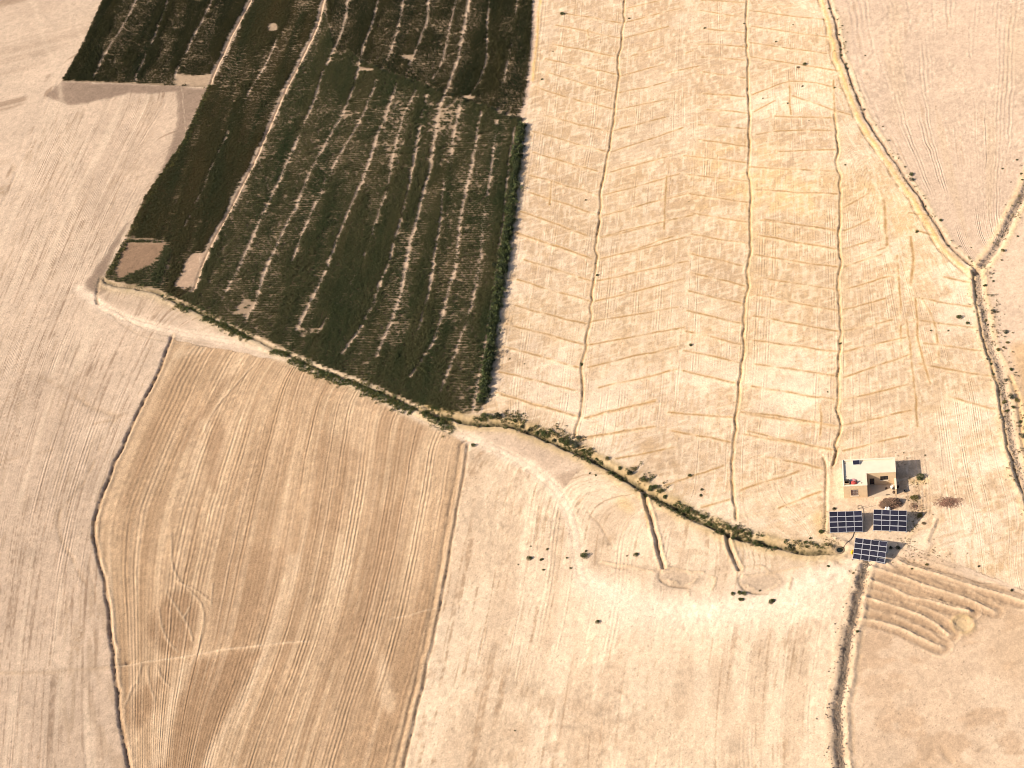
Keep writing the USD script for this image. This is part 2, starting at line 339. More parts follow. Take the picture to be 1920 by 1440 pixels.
k = stub * smooth(.48, .66, fbm2(X / 15, Y / 22, 4, 49) + np.clip(Y - 300, 0, 120) * .001); paint(k, (.42, .305, .20), .32)
for P, a, c in (([(1300, 280), (1420, 250), (1560, 330), (1560, 430), (1420, 440), (1300, 400)], .35, (.64, .44, .19)), ([(1200, 330), (1300, 340), (1290, 410), (1220, 420)], .45, (.42, .29, .17)), ([(1180, 0), (1240, 0), (1260, 120), (1180, 140)], .35, (.42, .29, .175)),
                ([(1560, 330), (1700, 330), (1800, 480), (1680, 470)], .3, (.62, .43, .2)), ([(1410, 440), (1560, 450), (1560, 700), (1400, 700)], .25, (.50, .36, .2))):
    paint(soft(P, 4, 2) * stub * smooth(.25, .6, fbm2(X / 8, Y / 6, 3, 48)), c, min(1, a * 1.25))
tx, ty = noise2(su / .52, Y / 2.6, 33), noise2(su / 2.4, Y / .62, 34)
weave = np.maximum(smooth(.52, .80, tx), .9 * smooth(.58, .84, ty)) * smooth(.30, .55, fbm2(X / 9, Y / 9, 3, 35))
paint(weave * stub, (.42, .295, .17), .5)
paint(smooth(.55, .8, noise2(su / .55 + 9, Y / 2.2, 38)) * stub, (.70, .575, .435), .5)
paint(smooth(.60, .85, noise2(su / 2.0, Y / .6 + 5, 39)) * stub, (.70, .575, .43), .45)
rows(stub, su, .62, .012, seed=3, wob=.2, patch=.38)
CLOD[stub] = .14

fallow = inpoly(RD + RD3[::-1] + [(1990, 200), (1990, -80), (1535, -80)], .3)
fu = lines_u([RD, [(1720, -60), (1735, 150), (1765, 330), (1815, 490)], [(1830, -60), (1825, 200), (1838, 420), (1840, 500)], [(1960, -60), (1930, 250), (1880, 440)]])
C[fallow] = (.485, .38, .295); REG[fallow] = 3
paint(fallow * smooth(.55, .75, fbm2(fu / 4, Y / 40, 3, 37)), (.47, .365, .265), .6)
paint(fallow * smooth(.66, .85, fbm2(fu / .7, Y / 8, 3, 38)) * smooth(.4, .6, med), (.36, .26, .175), .5)
rows(fallow, fu, .85, .020, seed=4, wob=.9, patch=.4)
fallow2 = inpoly(RD3 + RD2 + [(1990, 1010), (1990, 280)], .3)
C[fallow2] = (.52, .41, .315); REG[fallow2] = 3
rows(fallow2, left_u, .8, .012, seed=5, patch=.45)
paint(soft([(1895, 645), (1990, 640), (1990, 800), (1915, 760)], .8), (.46, .325, .195), .9)

bare = inpoly(PL_R[:1] + [(885, 830), (950, 855), (1005, 885)] + [(1050, 925), (1100, 870)] + MAIN[8:] + [(1605, 1060)] + LOWD[1:] + PL_R[::-1], .4)
bu = lines_u([PL_R, [(1000, 890), (970, 1100), (930, 1300), (885, 1500)], [(1100, 1130), (1060, 1290), (1040, 1500)], [(1330, 1160), (1310, 1300), (1300, 1500)], LOWD])
C[bare] = (.635, .515, .385); REG[bare] = 4
paint(bare * smooth(.46, .62, fbm2(bu / 3.6, Y / 22, 4, 41)), (.50, .385, .275), .62)
paint(bare * smooth(.5, .7, fbm2(X / 3.0, Y / 2.6, 4, 44)) * smooth(.42, .6, fbm2(X / 18, Y / 18, 2, 45)), (.45, .335, .23), .5)
paint(bare * smooth(.60, .82, fbm2(bu / .6, Y / 3.2, 3, 42)) * smooth(.42, .6, fbm2(X / 13, Y / 16, 3, 43)), (.38, .275, .175), .62)
for P, a in (([(870, 1360), (930, 1330), (1000, 1350), (985, 1440), (880, 1440)], .55), ([(905, 1240), (1010, 1240), (1030, 1330), (930, 1320)], .35), ([(1060, 1360), (1150, 1340), (1140, 1440), (1070, 1440)], .35), ([(1180, 1350), (1240, 1290), (1320, 1330), (1340, 1440), (1180, 1440)], .3),
             ([(985, 1010), (1050, 1005), (1050, 1040), (1000, 1040)], .5), ([(1110, 1060), (1220, 1055), (1220, 1080), (1120, 1085)], .6), ([(1230, 1100), (1330, 1105), (1500, 1095), (1510, 1115), (1350, 1135), (1240, 1125)], .5)):
    paint(soft(P, 1.2, 1.5), (.45, .34, .235), a)
paint(soft([(1150, 930), (1170, 925), (1195, 955), (1180, 965), (1158, 955)], .8), (.60, .43, .2), .6)
for sd_, w_, L_ in ((54, .36, 10), (55, .5, 24)):
    paint(bare * smooth(.68, .86, noise2(bu / w_, Y / L_, sd_)) * smooth(.46, .62, fbm2(bu / 8, Y / 26, 3, sd_ + 4)) * (.3 + .7 * smooth(.35, .6, noise2(bu / .5, Y / .8, sd_ + 8))), (.36, .255, .165), .75)
rows(bare, bu, .8, .012, seed=6, wob=.3, patch=.5)
paint(soft([(1085, 1100), (1130, 1090), (1250, 1125), (1420, 1110), (1590, 1060), (1580, 1150), (1400, 1180), (1150, 1180)], 3, 2), (.70, .585, .465), .9)

ridged = inpoly([(1612, 1058), (1680, 1045), (1770, 1075), (1880, 1100), (1960, 1130), (1990, 1500)] + LOWD[::-1], .4)
C[ridged] = (.505, .39, .285); REG[ridged] = 9
paint(ridged * smooth(.45, .65, fbm2(X / 12, Y / 10, 4, 46)), (.575, .455, .34), .75)
paint(ridged * smooth(.52, .66, fbm2(X / 5, Y / 3.5, 4, 47)) * smooth(.4, .6, big), (.42, .30, .20), .6)
paint(soft([(1612, 1060), (1700, 1055), (1800, 1085), (1930, 1120), (1930, 1140), (1860, 1150), (1790, 1195), (1765, 1225), (1740, 1215), (1690, 1180), (1612, 1170)], 1.2, 1.2), (.385, .275, .18), .9)
paint(soft([(1850, 1170), (1920, 1130), (1990, 1200), (1920, 1280), (1860, 1240)], 2, 2), (.47, .35, .24), .6)
rows(ridged, bu, .9, .012, seed=7, patch=.5)

# --- crop ground
UP = [(188, -70), (192, 0), (150, 95), (115, 152), (255, 157), (330, 162), (390, 163), (408, 125), (440, 60), (472, 0), (480, -70)]
MAINC = [(484, -70), (478, 0), (455, 45), (420, 120), (388, 165), (345, 262), (270, 372), (235, 450), (197, 515), (200, 530), (270, 541), (330, 564), (400, 594), (450, 618), (530, 655), (600, 689), (690, 721), (740, 745), (800, 768), (865, 778), (897, 774), (905, 760),
         (920, 650), (938, 520), (953, 410), (965, 310), (977, 232), (975, 218), (985, 180), (995, 100), (1000, 0), (1000, -70)]
crop = inpoly(UP, .25) | inpoly(MAINC, .25)
C[crop] = (.23, .175, .115); REG[crop] = 5; RID[crop] *= .3
paint(crop * smooth(.45, .65, med), (.20, .15, .10), .7)
z5 = lambda pts: [(x / 3 + 500, y / 3) for x, y in pts]
z7 = lambda pts: [(x / 3 + 560, y / 3 + 400) for x, y in pts]
z6 = lambda pts: [(x / 3 + 150, y / 3 + 400) for x, y in pts]
CH = [  # bare channels through the crop: (line, half width, how broken)
    ([(262, -50), (258, 0), (228, 55), (200, 95), (175, 145)], .38, .2), ([(325, -50), (318, 0), (297, 50), (285, 80), (265, 125), (253, 152)], .40, .3), ([(420, -60), (400, 0), (365, 65), (345, 110), (330, 130), (328, 148)], .40, .3),
    ([(490, -60), (472, 0), (452, 35), (430, 75), (408, 120), (393, 160)], .95, 0), ([(520, 70), (505, 110), (475, 160), (445, 215), (415, 275), (395, 320), (365, 390), (345, 425)], .28, .35),
    ([(620, -60), (607, 0), (595, 50), (578, 85), (555, 130), (530, 180), (500, 250), (480, 300), (450, 355), (425, 405), (400, 450), (385, 480), (362, 545)], 1.0, 0),
    ([(655, -50), (652, 0), (646, 50), (628, 92), (600, 143), (597, 173), (572, 227), (557, 267), (533, 320), (500, 387), (470, 455), (440, 520), (425, 545)], .42, .25),
    ([(715, -50), (710, 0), (700, 40), (677, 100), (672, 133), (663, 170), (643, 217), (620, 253), (600, 290), (570, 347), (557, 387), (533, 430), (510, 480), (490, 523), (483, 567), (463, 597)], .42, .25),
    ([(765, -50), (758, 0), (747, 50), (727, 113)], .36, .25), ([(705, 150), (693, 187), (670, 237), (657, 260), (633, 297), (600, 363), (580, 407), (563, 450), (547, 497)], .36, .35),
    ([(805, -50), (803, 0), (802, 40), (787, 80), (767, 123)], .38, .25), ([(745, 157), (733, 187), (717, 233), (700, 277), (687, 320), (667, 370), (640, 425), (623, 477), (613, 507), (587, 560), (557, 617)], .44, .2),
    ([(780, 170), (763, 200), (753, 227), (743, 260), (733, 320), (727, 360), (710, 393), (690, 467), (663, 523), (650, 550), (607, 600), (597, 627)], .3, .4),
    ([(802, 177), (787, 233), (780, 283), (767, 353), (747, 430), (723, 510), (703, 560), (687, 600), (660, 640), (643, 663)], .42, .2),
    ([(885, -50), (880, 0), (867, 67), (855, 127), (835, 175), (820, 213), (817, 250), (807, 300), (812, 310), (797, 347), (783, 405), (767, 460), (753, 547), (740, 587), (723, 627), (707, 667)], .48, .15),
    ([(858, -50), (855, 0), (843, 57), (828, 123), (810, 150)], .36, .2), ([(862, 197), (850, 253), (843, 310), (830, 353), (827, 400), (817, 467), (807, 543), (793, 590), (780, 633)], .4, .3),
    ([(920, -50), (917, 0), (912, 67), (915, 110), (900, 150), (887, 183), (868, 183)], .38, .25), ([(902, 210), (892, 267), (887, 307), (873, 357), (863, 410), (858, 483), (837, 567), (820, 630), (793, 673), (770, 707)], .42, .25),
    ([(932, 227), (923, 300), (913, 377), (905, 420), (903, 467), (893, 540), (873, 613), (857, 653), (827, 733)], .36, .35), ([(965, 237), (950, 333), (945, 400), (937, 467), (920, 583), (907, 667), (893, 723), (888, 773)], .36, .25), ([(970, 0), (960, 67), (943, 167)], .3, .55)]
stepped = []
SOILP = (.50, .375, .27)
sparse = np.zeros(X.shape, np.float32)
for P, a in ((z5([(700, 480), (1120, 580), (1090, 800), (1000, 950), (680, 1000), (640, 700)]), .32), (z5([(430, 620), (540, 640), (520, 720), (420, 700)]), .4), (z5([(880, 560), (1110, 600), (1080, 720), (900, 760)]), .45), (z5([(330, 260), (600, 330), (600, 400), (330, 340)]), .3),
             ([(235, 455), (310, 455), (295, 490), (270, 505), (220, 525), (215, 510)], .8), ([(362, 475), (385, 475), (375, 510), (350, 545), (325, 540), (345, 500)], .9), (z6([(930, 470), (1000, 510), (940, 590), (860, 560)]), .55), (z7([(0, 640), (130, 650), (100, 700), (0, 700)]), .45),
             (z5([(580, 1150), (760, 1150), (700, 1300), (560, 1250)]), .25), ([(330, 141), (396, 141), (393, 161), (328, 161)], 1.0), (z5([(0, 135), (60, 135), (70, 175), (10, 180)]), .9), (z5([(760, 310), (820, 310), (820, 335), (760, 330)]), .9), (z5([(1100, 540), (1170, 545), (1160, 560), (1090, 555)]), .9),
             (z5([(525, 375), (600, 390), (600, 405), (520, 400)]), .9), (z5([(1290, 610), (1420, 650), (1390, 670), (1290, 640)]), .7), (z5([(880, 460), (930, 470), (900, 480)]), .5)):
    sparse = np.maximum(sparse, soft(P, .35, .5) * a)

CLEAR = sparse.copy()
for i_, (P_, w_, br_) in enumerate(CH):
    Pd = densify(W(P_), .8, .28, 605 + i_)
    R_ = dist(Pd, w_ * 3 + .6)
    s_, D_, S_, A_ = R_
    wv = w_ * (.45 + 1.1 * noise2(A_ / 1.1, A_ * 0 + i_, 61))
    ok_ = smooth(br_ - .12, br_ + .08, fbm2(A_ / 7.0, A_ * 0 + i_ * 3.1, 2, 62)) if br_ else 1.0
    CLEAR[s_] = np.maximum(CLEAR[s_], np.exp(-np.minimum(D_ / (wv * 1.05), 5) ** 4) * ok_)
    stroke(P_, w_ * .9, -.05, (.50, .385, .285), .97, wig=.28, seed=600 + i_, cwidth=w_ * 1.2)
    if w_ > .8: stroke(P_, .3, -.25, (.30, .215, .15), .7, wig=.28, seed=600 + i_); stroke(P_, .3, .2, (.58, .44, .31), .6, off=.6, wig=.28, seed=600 + i_)
paint(sparse * crop, (.40, .30, .21), .85)
paint(soft([(235, 455), (310, 455), (295, 490), (270, 505), (220, 525), (215, 510)], .4), (.24, .155, .10), .85)
paint(soft([(362, 475), (385, 475), (375, 510), (350, 545), (325, 540), (345, 500)], .4), (.42, .30, .215), .8)
# --- margins
margin = soft([(115, 153), (255, 158), (388, 165), (372, 205), (345, 264), (270, 374), (215, 470), (194, 528), (200, 545), (165, 565), (155, 540), (195, 480), (275, 372), (322, 268), (336, 200), (330, 172), (245, 175), (175, 190), (135, 198), (88, 180)], .4, .8)
paint(margin, (.27, .20, .15), 1); REG[(margin > .5) & ~crop] = 8
RID[margin > .5] = .03; FUR[margin > .5] = (Y / .6)[margin > .5]
paint(soft([(180, 540), (290, 550), (330, 575), (300, 590), (200, 575)], .8, 1), (.43, .33, .24), .5)

# --- dirt track
stroke(TRACK[:17], 1.5, -.05, (.70, .575, .45), .95, wig=.6, seed=3, region='dirt_track', ridge=.2, prof=3)
stroke(TRACK[16:], 3.0, -.03, (.72, .60, .48), .95, wig=.8, seed=4, ridge=.3)
for o in (-.75, .75): stroke(TRACK[1:17], .28, -.06, (.60, .48, .36), .6, off=o, wig=.6, seed=3)
for P, w_ in (([(30, -60), (60, 0), (110, 150), (120, 250), (130, 330), (143, 420), (145, 520)], .8), ([(340, 160), (390, 640)], .1), ([(115, -20), (155, 70), (175, 120)], .4), ([(330, 220), (260, 300), (215, 370)], .3)):
    stroke(P, w_, 0, (.60, .485, .37), .4, wig=.8, seed=int(P[0][0]))
stroke([(210, 590), (235, 620), (300, 640), (380, 650)], .25, -.05, (.42, .33, .24), .6, wig=.3)
stroke([(223, 585), (250, 612), (310, 630), (390, 645)], .2, -.05, (.42, .33, .24), .5, wig=.3)

stroke([(1004, -60), (1002, 0), (998, 100), (988, 180), (976, 214)], .7, -.05, (.47, .355, .27), .9, off=0, wig=.3, seed=390)
stroke([(1015, -60), (1012, 0), (1006, 90), (998, 150)], .45, .05, (.58, .40, .18), .85, wig=.3, seed=391)
# --- channels and bunds in the stubble field
def channel(P, w=.42, depth=.34, bank=.16, seed=0, col=(.47, .32, .16), wig=.5, region='ditch', a=.8, bcol=(.60, .455, .29)):
    for o in (-w * 2.0, w * 2.0): stroke(P, w * .8, bank, bcol, .6, off=o, wig=wig, seed=seed, ridge=.2)
    stroke(P, w, -depth - bank * .2, col, a, wig=wig, seed=seed, region=region, ridge=.1)

def bund(P, seed, h=.13, w=.36, a=1.0, col=(.37, .24, .11), broken=.27, **kw):
    stroke(P, w * 1.7, h, (.70, .55, .38), .5, wig=.35, seed=seed, ridge=.3, **kw)
    stroke(P, w * .75, -h * .7, col, a, wig=.35, seed=seed, broken=broken, **kw)

lat = [[(x / 3 + 960, y / 3) for x, y in p] for p in [
    [(300, 75), (620, 130)], [(250, 140), (430, 180), (610, 215)], [(230, 250), (600, 320)], [(190, 330), (600, 420)], [(200, 410), (580, 520)], [(130, 490), (340, 560), (590, 620)], [(180, 650), (560, 745)], [(120, 740), (540, 860)], [(120, 860), (480, 965)],
    [(100, 985), (490, 1100)], [(95, 1080), (490, 1210)], [(50, 1190), (430, 1330)], [(0, 1310), (420, 1440)],
    [(640, 130), (850, 70), (950, 50)], [(620, 220), (880, 150)], [(620, 330), (850, 260)], [(610, 430), (850, 365)], [(600, 525), (890, 460)], [(590, 620), (880, 555)], [(560, 740), (860, 660)], [(550, 860), (960, 720)], [(520, 980), (870, 880)], [(510, 1100), (940, 980)],
    [(500, 1215), (980, 1090)], [(500, 1340), (1020, 1210)], [(620, 1430), (910, 1330)], [(980, 300), (1020, 285)], [(870, 410), (1050, 375)], [(640, 50), (850, 0)], [(1070, 0), (1310, 15)],
    [(1060, 60), (1310, 100)], [(1080, 160), (1310, 185)], [(1050, 245), (1330, 265)], [(1070, 320), (1320, 340)], [(1080, 405), (1320, 440)], [(1080, 525), (1320, 545)], [(1100, 615), (1330, 635)], [(1050, 700), (1340, 725)], [(1050, 785), (1340, 825)], [(970, 875), (1340, 915)],
    [(980, 980), (1330, 1020)], [(1000, 1090), (1330, 1140)], [(1010, 1200), (1330, 1250)], [(1010, 1320), (1330, 1370)],
    [(1340, 60), (1760, 110)], [(1350, 150), (1780, 210)], [(1340, 240), (1770, 300)], [(1340, 320), (1880, 405)], [(1350, 535), (1550, 450), (1620, 445), (1850, 500)], [(1360, 630), (1480, 565)], [(1580, 540), (1900, 650)], [(1480, 655), (1820, 665)],
    [(1380, 755), (1500, 735), (1810, 735)], [(1500, 855), (1820, 845)], [(1340, 940), (1820, 965)], [(1370, 1070), (1830, 1090)], [(1400, 1240), (1840, 1295)], [(1400, 1330), (1850, 1410)]]]
lat += [[(x / 3 + 560, y / 3 + 400) for x, y in p] for p in [
    [(1220, 110), (1650, 255)], [(1270, 260), (1650, 380)], [(1230, 375), (1640, 495)], [(1220, 520), (1620, 625)], [(1170, 620), (1600, 740)], [(1150, 750), (1580, 870)], [(1130, 890), (1570, 1000)], [(1110, 1010), (1570, 1145)],
    [(1700, 130), (2130, 30)], [(1690, 260), (2170, 140)], [(1680, 380), (2190, 270)], [(1660, 495), (2170, 370)], [(1640, 610), (2130, 530)], [(1630, 740), (2170, 640)], [(1630, 865), (2130, 750)], [(1690, 980), (2130, 880)], [(1610, 1150), (1920, 1080), (2010, 1050)], [(1600, 1275), (1980, 1205)]]]
q = 420 / 1210
lat += [[(x * q + 1500, y * q + 360) for x, y in p] for p in [
    [(-190, 150), (210, 215)], [(-230, 235), (215, 315)], [(-240, 340), (215, 410)], [(-240, 460), (215, 530)], [(-230, 560), (215, 640)], [(-250, 670), (210, 755)], [(-250, 800), (220, 865)], [(-240, 930), (200, 995)], [(-260, 1050), (210, 1125)], [(-290, 1200), (210, 1265)], [(-300, 1310), (200, 1395)],
    [(235, 85), (370, 10)], [(240, 210), (370, 150)], [(230, 310), (400, 260)], [(235, 410), (440, 340)], [(235, 530), (490, 455)], [(235, 640), (460, 575)], [(235, 755), (500, 690)], [(235, 865), (570, 785)], [(235, 1000), (600, 875)], [(235, 1125), (590, 1040)], [(235, 1260), (600, 1180)], [(235, 1400), (580, 1315)],
    [(780, 460), (940, 495)], [(620, 570), (930, 625)], [(620, 690), (960, 740)], [(670, 820), (1000, 860)], [(650, 930), (1050, 1000)], [(800, 1110), (1110, 1190)], [(590, 110), (700, 130)], [(630, 210), (740, 240)]]]
for y in (500, 536, 570, 606, 645, 680, 720):                                   # left of the middle channel, lower half
    lat.append([(1298 - (y - 500) * .08, y - 24), (1398 - (y - 500) * .06, y)])
q = 1 / 2.743
lat += [[(x * q + 900, y * q + 740) for x, y in p] for p in [[(100, 0), (505, 115)], [(540, 120), (900, 35)], [(520, 230), (900, 165)], [(700, 330), (1010, 270)], [(950, 470), (1250, 365)], [(1140, 580), (1280, 540)], [(970, 90), (1310, 120)], [(990, 185), (1290, 245)],
                                                       [(1345, 85), (1840, 160)], [(1380, 190), (1840, 290)], [(1470, 320), (1760, 380)], [(1340, 490), (1640, 395)], [(1540, 585), (1750, 500)]]]
for i, p in enumerate(lat): bund(p, i)
for i, p in enumerate([[(1656, 372), (1661, 420), (1662, 460)], [(1708, 445), (1714, 490), (1708, 535)], [(1646, 470), (1660, 465)], [(1682, 480), (1690, 560), (1690, 640)], [(1717, 560), (1720, 640), (1745, 720)], [(1700, 600), (1712, 700), (1720, 800)], [(1480, 150), (1483, 215)], [(1563, 150), (1566, 215)],
                       [(1035, 340), (1030, 385)], [(1103, 55), (1104, 75)], [(1730, 560), (1755, 600), (1760, 680)], [(1250, 330), (1245, 430)], [(1540, 760), (1538, 815)]]):
    bund(p, 200 + i, h=.12 if i < 2 else .08, w=.5 if i < 2 else .3)
for i, P in enumerate((L1, L2, L3)): channel(P, .25, .26, .05, seed=300 + i, col=(.36, .23, .10), bcol=(.64, .49, .32), wig=.75)
stroke(L2[6:12], 1.1, 0, (.62, .45, .24), .25, off=.5, wig=.5, seed=301)
stroke(L3[:9], 1.1, 0, (.62, .46, .25), .2, off=.5, wig=.5, seed=302)

# --- right ditch, its stony branch and banks
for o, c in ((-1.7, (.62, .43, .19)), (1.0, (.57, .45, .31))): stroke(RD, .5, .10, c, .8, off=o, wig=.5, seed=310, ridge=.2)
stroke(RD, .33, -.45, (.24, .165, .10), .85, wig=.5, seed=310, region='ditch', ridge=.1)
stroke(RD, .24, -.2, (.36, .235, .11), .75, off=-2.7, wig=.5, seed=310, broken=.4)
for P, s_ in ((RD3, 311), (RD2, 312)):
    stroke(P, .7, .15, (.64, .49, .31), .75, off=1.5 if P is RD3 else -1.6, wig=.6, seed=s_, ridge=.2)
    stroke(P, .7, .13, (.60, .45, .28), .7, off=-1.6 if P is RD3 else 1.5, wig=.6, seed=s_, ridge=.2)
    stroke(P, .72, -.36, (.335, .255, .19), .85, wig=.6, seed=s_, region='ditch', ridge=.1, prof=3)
stroke([(x - 10, y) for x, y in RD2], .3, -.35, (.40, .27, .13), .8, wig=.6, seed=313)
stroke([(x + 22, y + 5) for x, y in RD2[3:]], .45, -.3, (.42, .29, .15), .7, wig=.6, seed=314)
stroke([(x + 26, y + 5) for x, y in RD2[3:]], .6, .18, (.60, .44, .24), .6, wig=.6, seed=314)

# --- main ditch with its weedy banks
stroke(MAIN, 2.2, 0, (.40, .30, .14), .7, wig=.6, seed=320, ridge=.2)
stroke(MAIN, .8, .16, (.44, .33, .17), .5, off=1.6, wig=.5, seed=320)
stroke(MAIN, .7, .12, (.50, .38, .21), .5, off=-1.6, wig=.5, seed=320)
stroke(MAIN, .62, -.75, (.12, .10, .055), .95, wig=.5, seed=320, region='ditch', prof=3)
stroke([(x, y + 6) for x, y in CROPD], 1.6, 0, (.40, .32, .17), .5, wig=.5, seed=321)
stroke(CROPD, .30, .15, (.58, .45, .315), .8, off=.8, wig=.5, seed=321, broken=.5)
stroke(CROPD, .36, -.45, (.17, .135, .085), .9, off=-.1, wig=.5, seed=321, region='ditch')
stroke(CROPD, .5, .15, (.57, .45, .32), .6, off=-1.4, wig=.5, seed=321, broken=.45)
stroke([(188, 520), (178, 560), (185, 570)], .4, -.3, (.33, .25, .17), .8, wig=.2, seed=322)
# --- left boundary ditch and the right edge of the ploughed field
stroke(PL_L, .4, .10, (.55, .42, .29), .6, off=.9, wig=.5, seed=323)
stroke(PL_L, .38, -.48, (.215, .155, .105), .92, wig=.5, seed=323, region='ditch', ridge=.1)
stroke([(x + 6, y) for x, y in PL_L[8:13]], .25, .15, (.62, .49, .35), .5, wig=.3, seed=329)
stroke(PL_R, .4, .08, (.56, .42, .28), .7, off=-.6, wig=.3, seed=324)
stroke(PL_R, .28, -.24, (.31, .22, .14), .75, off=.15, wig=.3, seed=324)
stroke(PL_R, .24, -.2, (.33, .24, .155), .65, off=-1.5, wig=.3, seed=324)
stroke([(215, 1250), (240, 1243)], .5, -.35, (.25, .18, .12), .8, wig=.2, seed=1)
stroke([(213, 1250), (330, 1235), (450, 1213), (580, 1203)], .22, .14, (.64, .49, .34), .75, wig=.3, seed=325)
stroke([(730, 1162), (820, 1140), (910, 1122)], .18, .08, (.56, .43, .3), .6, wig=.3, seed=325)
stroke([(-40, 1263), (60, 1262), (130, 1258), (213, 1250)], .5, .08, (.44, .33, .225), .5, wig=.3, seed=326)
# turning marks in the ploughed field
for i, p in enumerate([[(312, 1107), (320, 1125), (345, 1155), (358, 1175), (360, 1200)], [(298, 1140), (302, 1180), (312, 1205), (335, 1222)], [(322, 1000), (320, 1070), (330, 1092), (370, 1113), (388, 1135), (385, 1165), (375, 1205), (362, 1240)],
                       [(333, 1090), (372, 1105), (396, 1130)], [(398, 1095), (396, 1135)], [(277, 1250), (278, 1280), (292, 1315)], [(296, 1250), (300, 1270), (316, 1285)], [(355, 1140), (345, 1158)], [(470, 690), (430, 735), (395, 770), (383, 810)], [(250, 1285), (235, 1320)], [(265, 1245), (258, 1280)]]):
    stroke(p, .3, .10, (.58, .44, .30), .7, wig=.15, seed=400 + i)
    stroke([(x + 3, y) for x, y in p], .22, -.06, (.30, .20, .12), .6, wig=.15, seed=400 + i)
# dry rivulets and rills
for i, (p, w_) in enumerate([([(215, 785), (187, 833), (170, 887), (150, 923), (117, 937), (103, 973), (103, 997), (117, 1013), (133, 1043), (150, 1075), (165, 1100)], .45), ([(235, 775), (213, 787), (170, 763), (143, 747), (100, 715), (75, 710)], .7), ([(-20, 872), (20, 862), (50, 855), (97, 842)], .45), ([(213, 787), (150, 800)], .5),
                           ([(165, 1060), (175, 1110), (185, 1150)], .3), ([(1760, 1005), (1750, 1030), (1740, 1045)], .5), ([(1560, 1045), (1590, 1065), (1600, 1075)], .5), ([(930, 1205), (935, 1225), (960, 1220)], .4), ([(1120, 1265), (1160, 1240)], .5), ([(1155, 1290), (1185, 1310)], .4),
                           ([(1765, 1400), (1785, 1435)], .6), ([(1740, 1425), (1750, 1405)], .5), ([(1810, 1315), (1850, 1310), (1850, 1335)], .7), ([(1825, 1415), (1845, 1405)], .4), ([(1800, 1340), (1825, 1335)], .5), ([(1880, 1338), (1890, 1340)], .4), ([(1100, 960), (1125, 985), (1145, 1025)], .25), ([(1120, 1060), (1200, 1068)], .25)]):
    stroke(p, w_, -.10, (.35, .255, .17), .6, wig=.6, seed=500 + i, broken=.42)
# --- feeder channels, pits, contour ridges, lower ditch
for i, P in enumerate(([(1208, 925), (1213, 940), (1218, 962), (1228, 1005), (1238, 1040), (1244, 1064)], [(1364, 1000), (1366, 1025), (1376, 1050), (1386, 1068)])):
    channel(P, .38, .42, .2, seed=330 + i, col=(.27, .185, .10), wig=.3)
stroke([(1208, 930), (1210, 970), (1215, 990)], .3, -.15, (.46, .31, .14), .7, wig=.4, seed=7)
for P in ([(1240, 1070), (1232, 1082), (1238, 1096), (1290, 1102), (1325, 1092), (1332, 1078), (1300, 1070)], [(1390, 1078), (1382, 1090), (1390, 1112), (1440, 1113), (1475, 1102), (1485, 1082), (1450, 1070)]):
    f = soft(P, .7, 1.6); Z -= .22 * f * edge_fade
    paint(f, (.44, .345, .255), .85); RID[f > .5] = 0
    stroke(P + P[:1], .38, .22, (.58, .45, .31), .6, wig=.9, seed=340, broken=.5)
    stroke(P[:4], .25, -.25, (.25, .185, .12), .75, wig=.4, seed=341, broken=.3)
for i, p in enumerate([[(1245, 1064), (1290, 1070), (1320, 1072)], [(1330, 1080), (1345, 1085), (1335, 1105)], [(1395, 1062), (1430, 1060), (1440, 1072)], [(1290, 1105), (1292, 1118)], [(1585, 1045), (1520, 1058), (1460, 1070), (1440, 1076)], [(1485, 1085), (1480, 1105)], [(1130, 1052), (1190, 1066), (1225, 1072)]]):
    stroke(p, .3, .16, (.50, .38, .25), .6, wig=.5, seed=350 + i)
q = 1 / 3.273
for i, p in enumerate([[(800, 165), (870, 215), (1000, 240), (1150, 280), (1350, 360), (1571, 415), (1700, 450)], [(620, 215), (740, 235), (850, 290), (1000, 340), (1150, 370), (1260, 410), (1330, 455), (1390, 480)], [(600, 290), (680, 305), (800, 365), (960, 420), (1100, 445), (1200, 470), (1235, 480)],
                       [(570, 395), (680, 410), (820, 465), (960, 505), (1040, 545), (1080, 600), (1110, 620)], [(560, 525), (650, 535), (760, 560), (900, 620), (980, 670), (1060, 700)]]):
    P = [(x * q + 1440, y * q + 1000) for x, y in p]
    for o in (-1.2, 1.2): stroke(P, .45, -.14, (.32, .225, .145), .7, off=o, wig=.4, seed=360 + i)
    stroke(P, .32, .30, (.62, .485, .34), .9, wig=.4, seed=360 + i)
    for o in (-2.3, 2.2): stroke(P, .22, .12, (.56, .43, .30), .7, off=o, wig=.6, seed=380 + i, broken=.42)
rz_ = soft([(1612, 1060), (1700, 1055), (1800, 1085), (1930, 1120), (1930, 1140), (1860, 1150), (1790, 1195), (1765, 1225), (1740, 1215), (1690, 1180), (1612, 1170)], 1.2, 1.2)
Z += rz_ * (SPK - .5) * .22; paint(rz_ * smooth(.55, .75, speck), (.31, .22, .145), .45)
cx, cy = at(1805, 1171)[:2]
rr = np.hypot(X - cx, Y - cy) + (med - .5) * 1.2
Z += (.22 * np.exp(-((rr - 2.2) / .45) ** 2) - .3 * np.exp(-(rr / 1.7) ** 4)) * edge_fade
paint(np.exp(-((rr - 2.1) / .5) ** 2) * smooth(.2, .5, fine), (.42, .31, .17), .8); paint(np.exp(-(rr / 1.9) ** 4), (.53, .41, .245), .7)
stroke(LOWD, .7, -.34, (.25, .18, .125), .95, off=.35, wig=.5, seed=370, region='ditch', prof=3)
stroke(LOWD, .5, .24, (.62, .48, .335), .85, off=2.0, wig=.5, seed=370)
stroke(LOWD, .35, -.08, (.45, .335, .225), .7, off=3.0, wig=.5, seed=370, broken=.35)
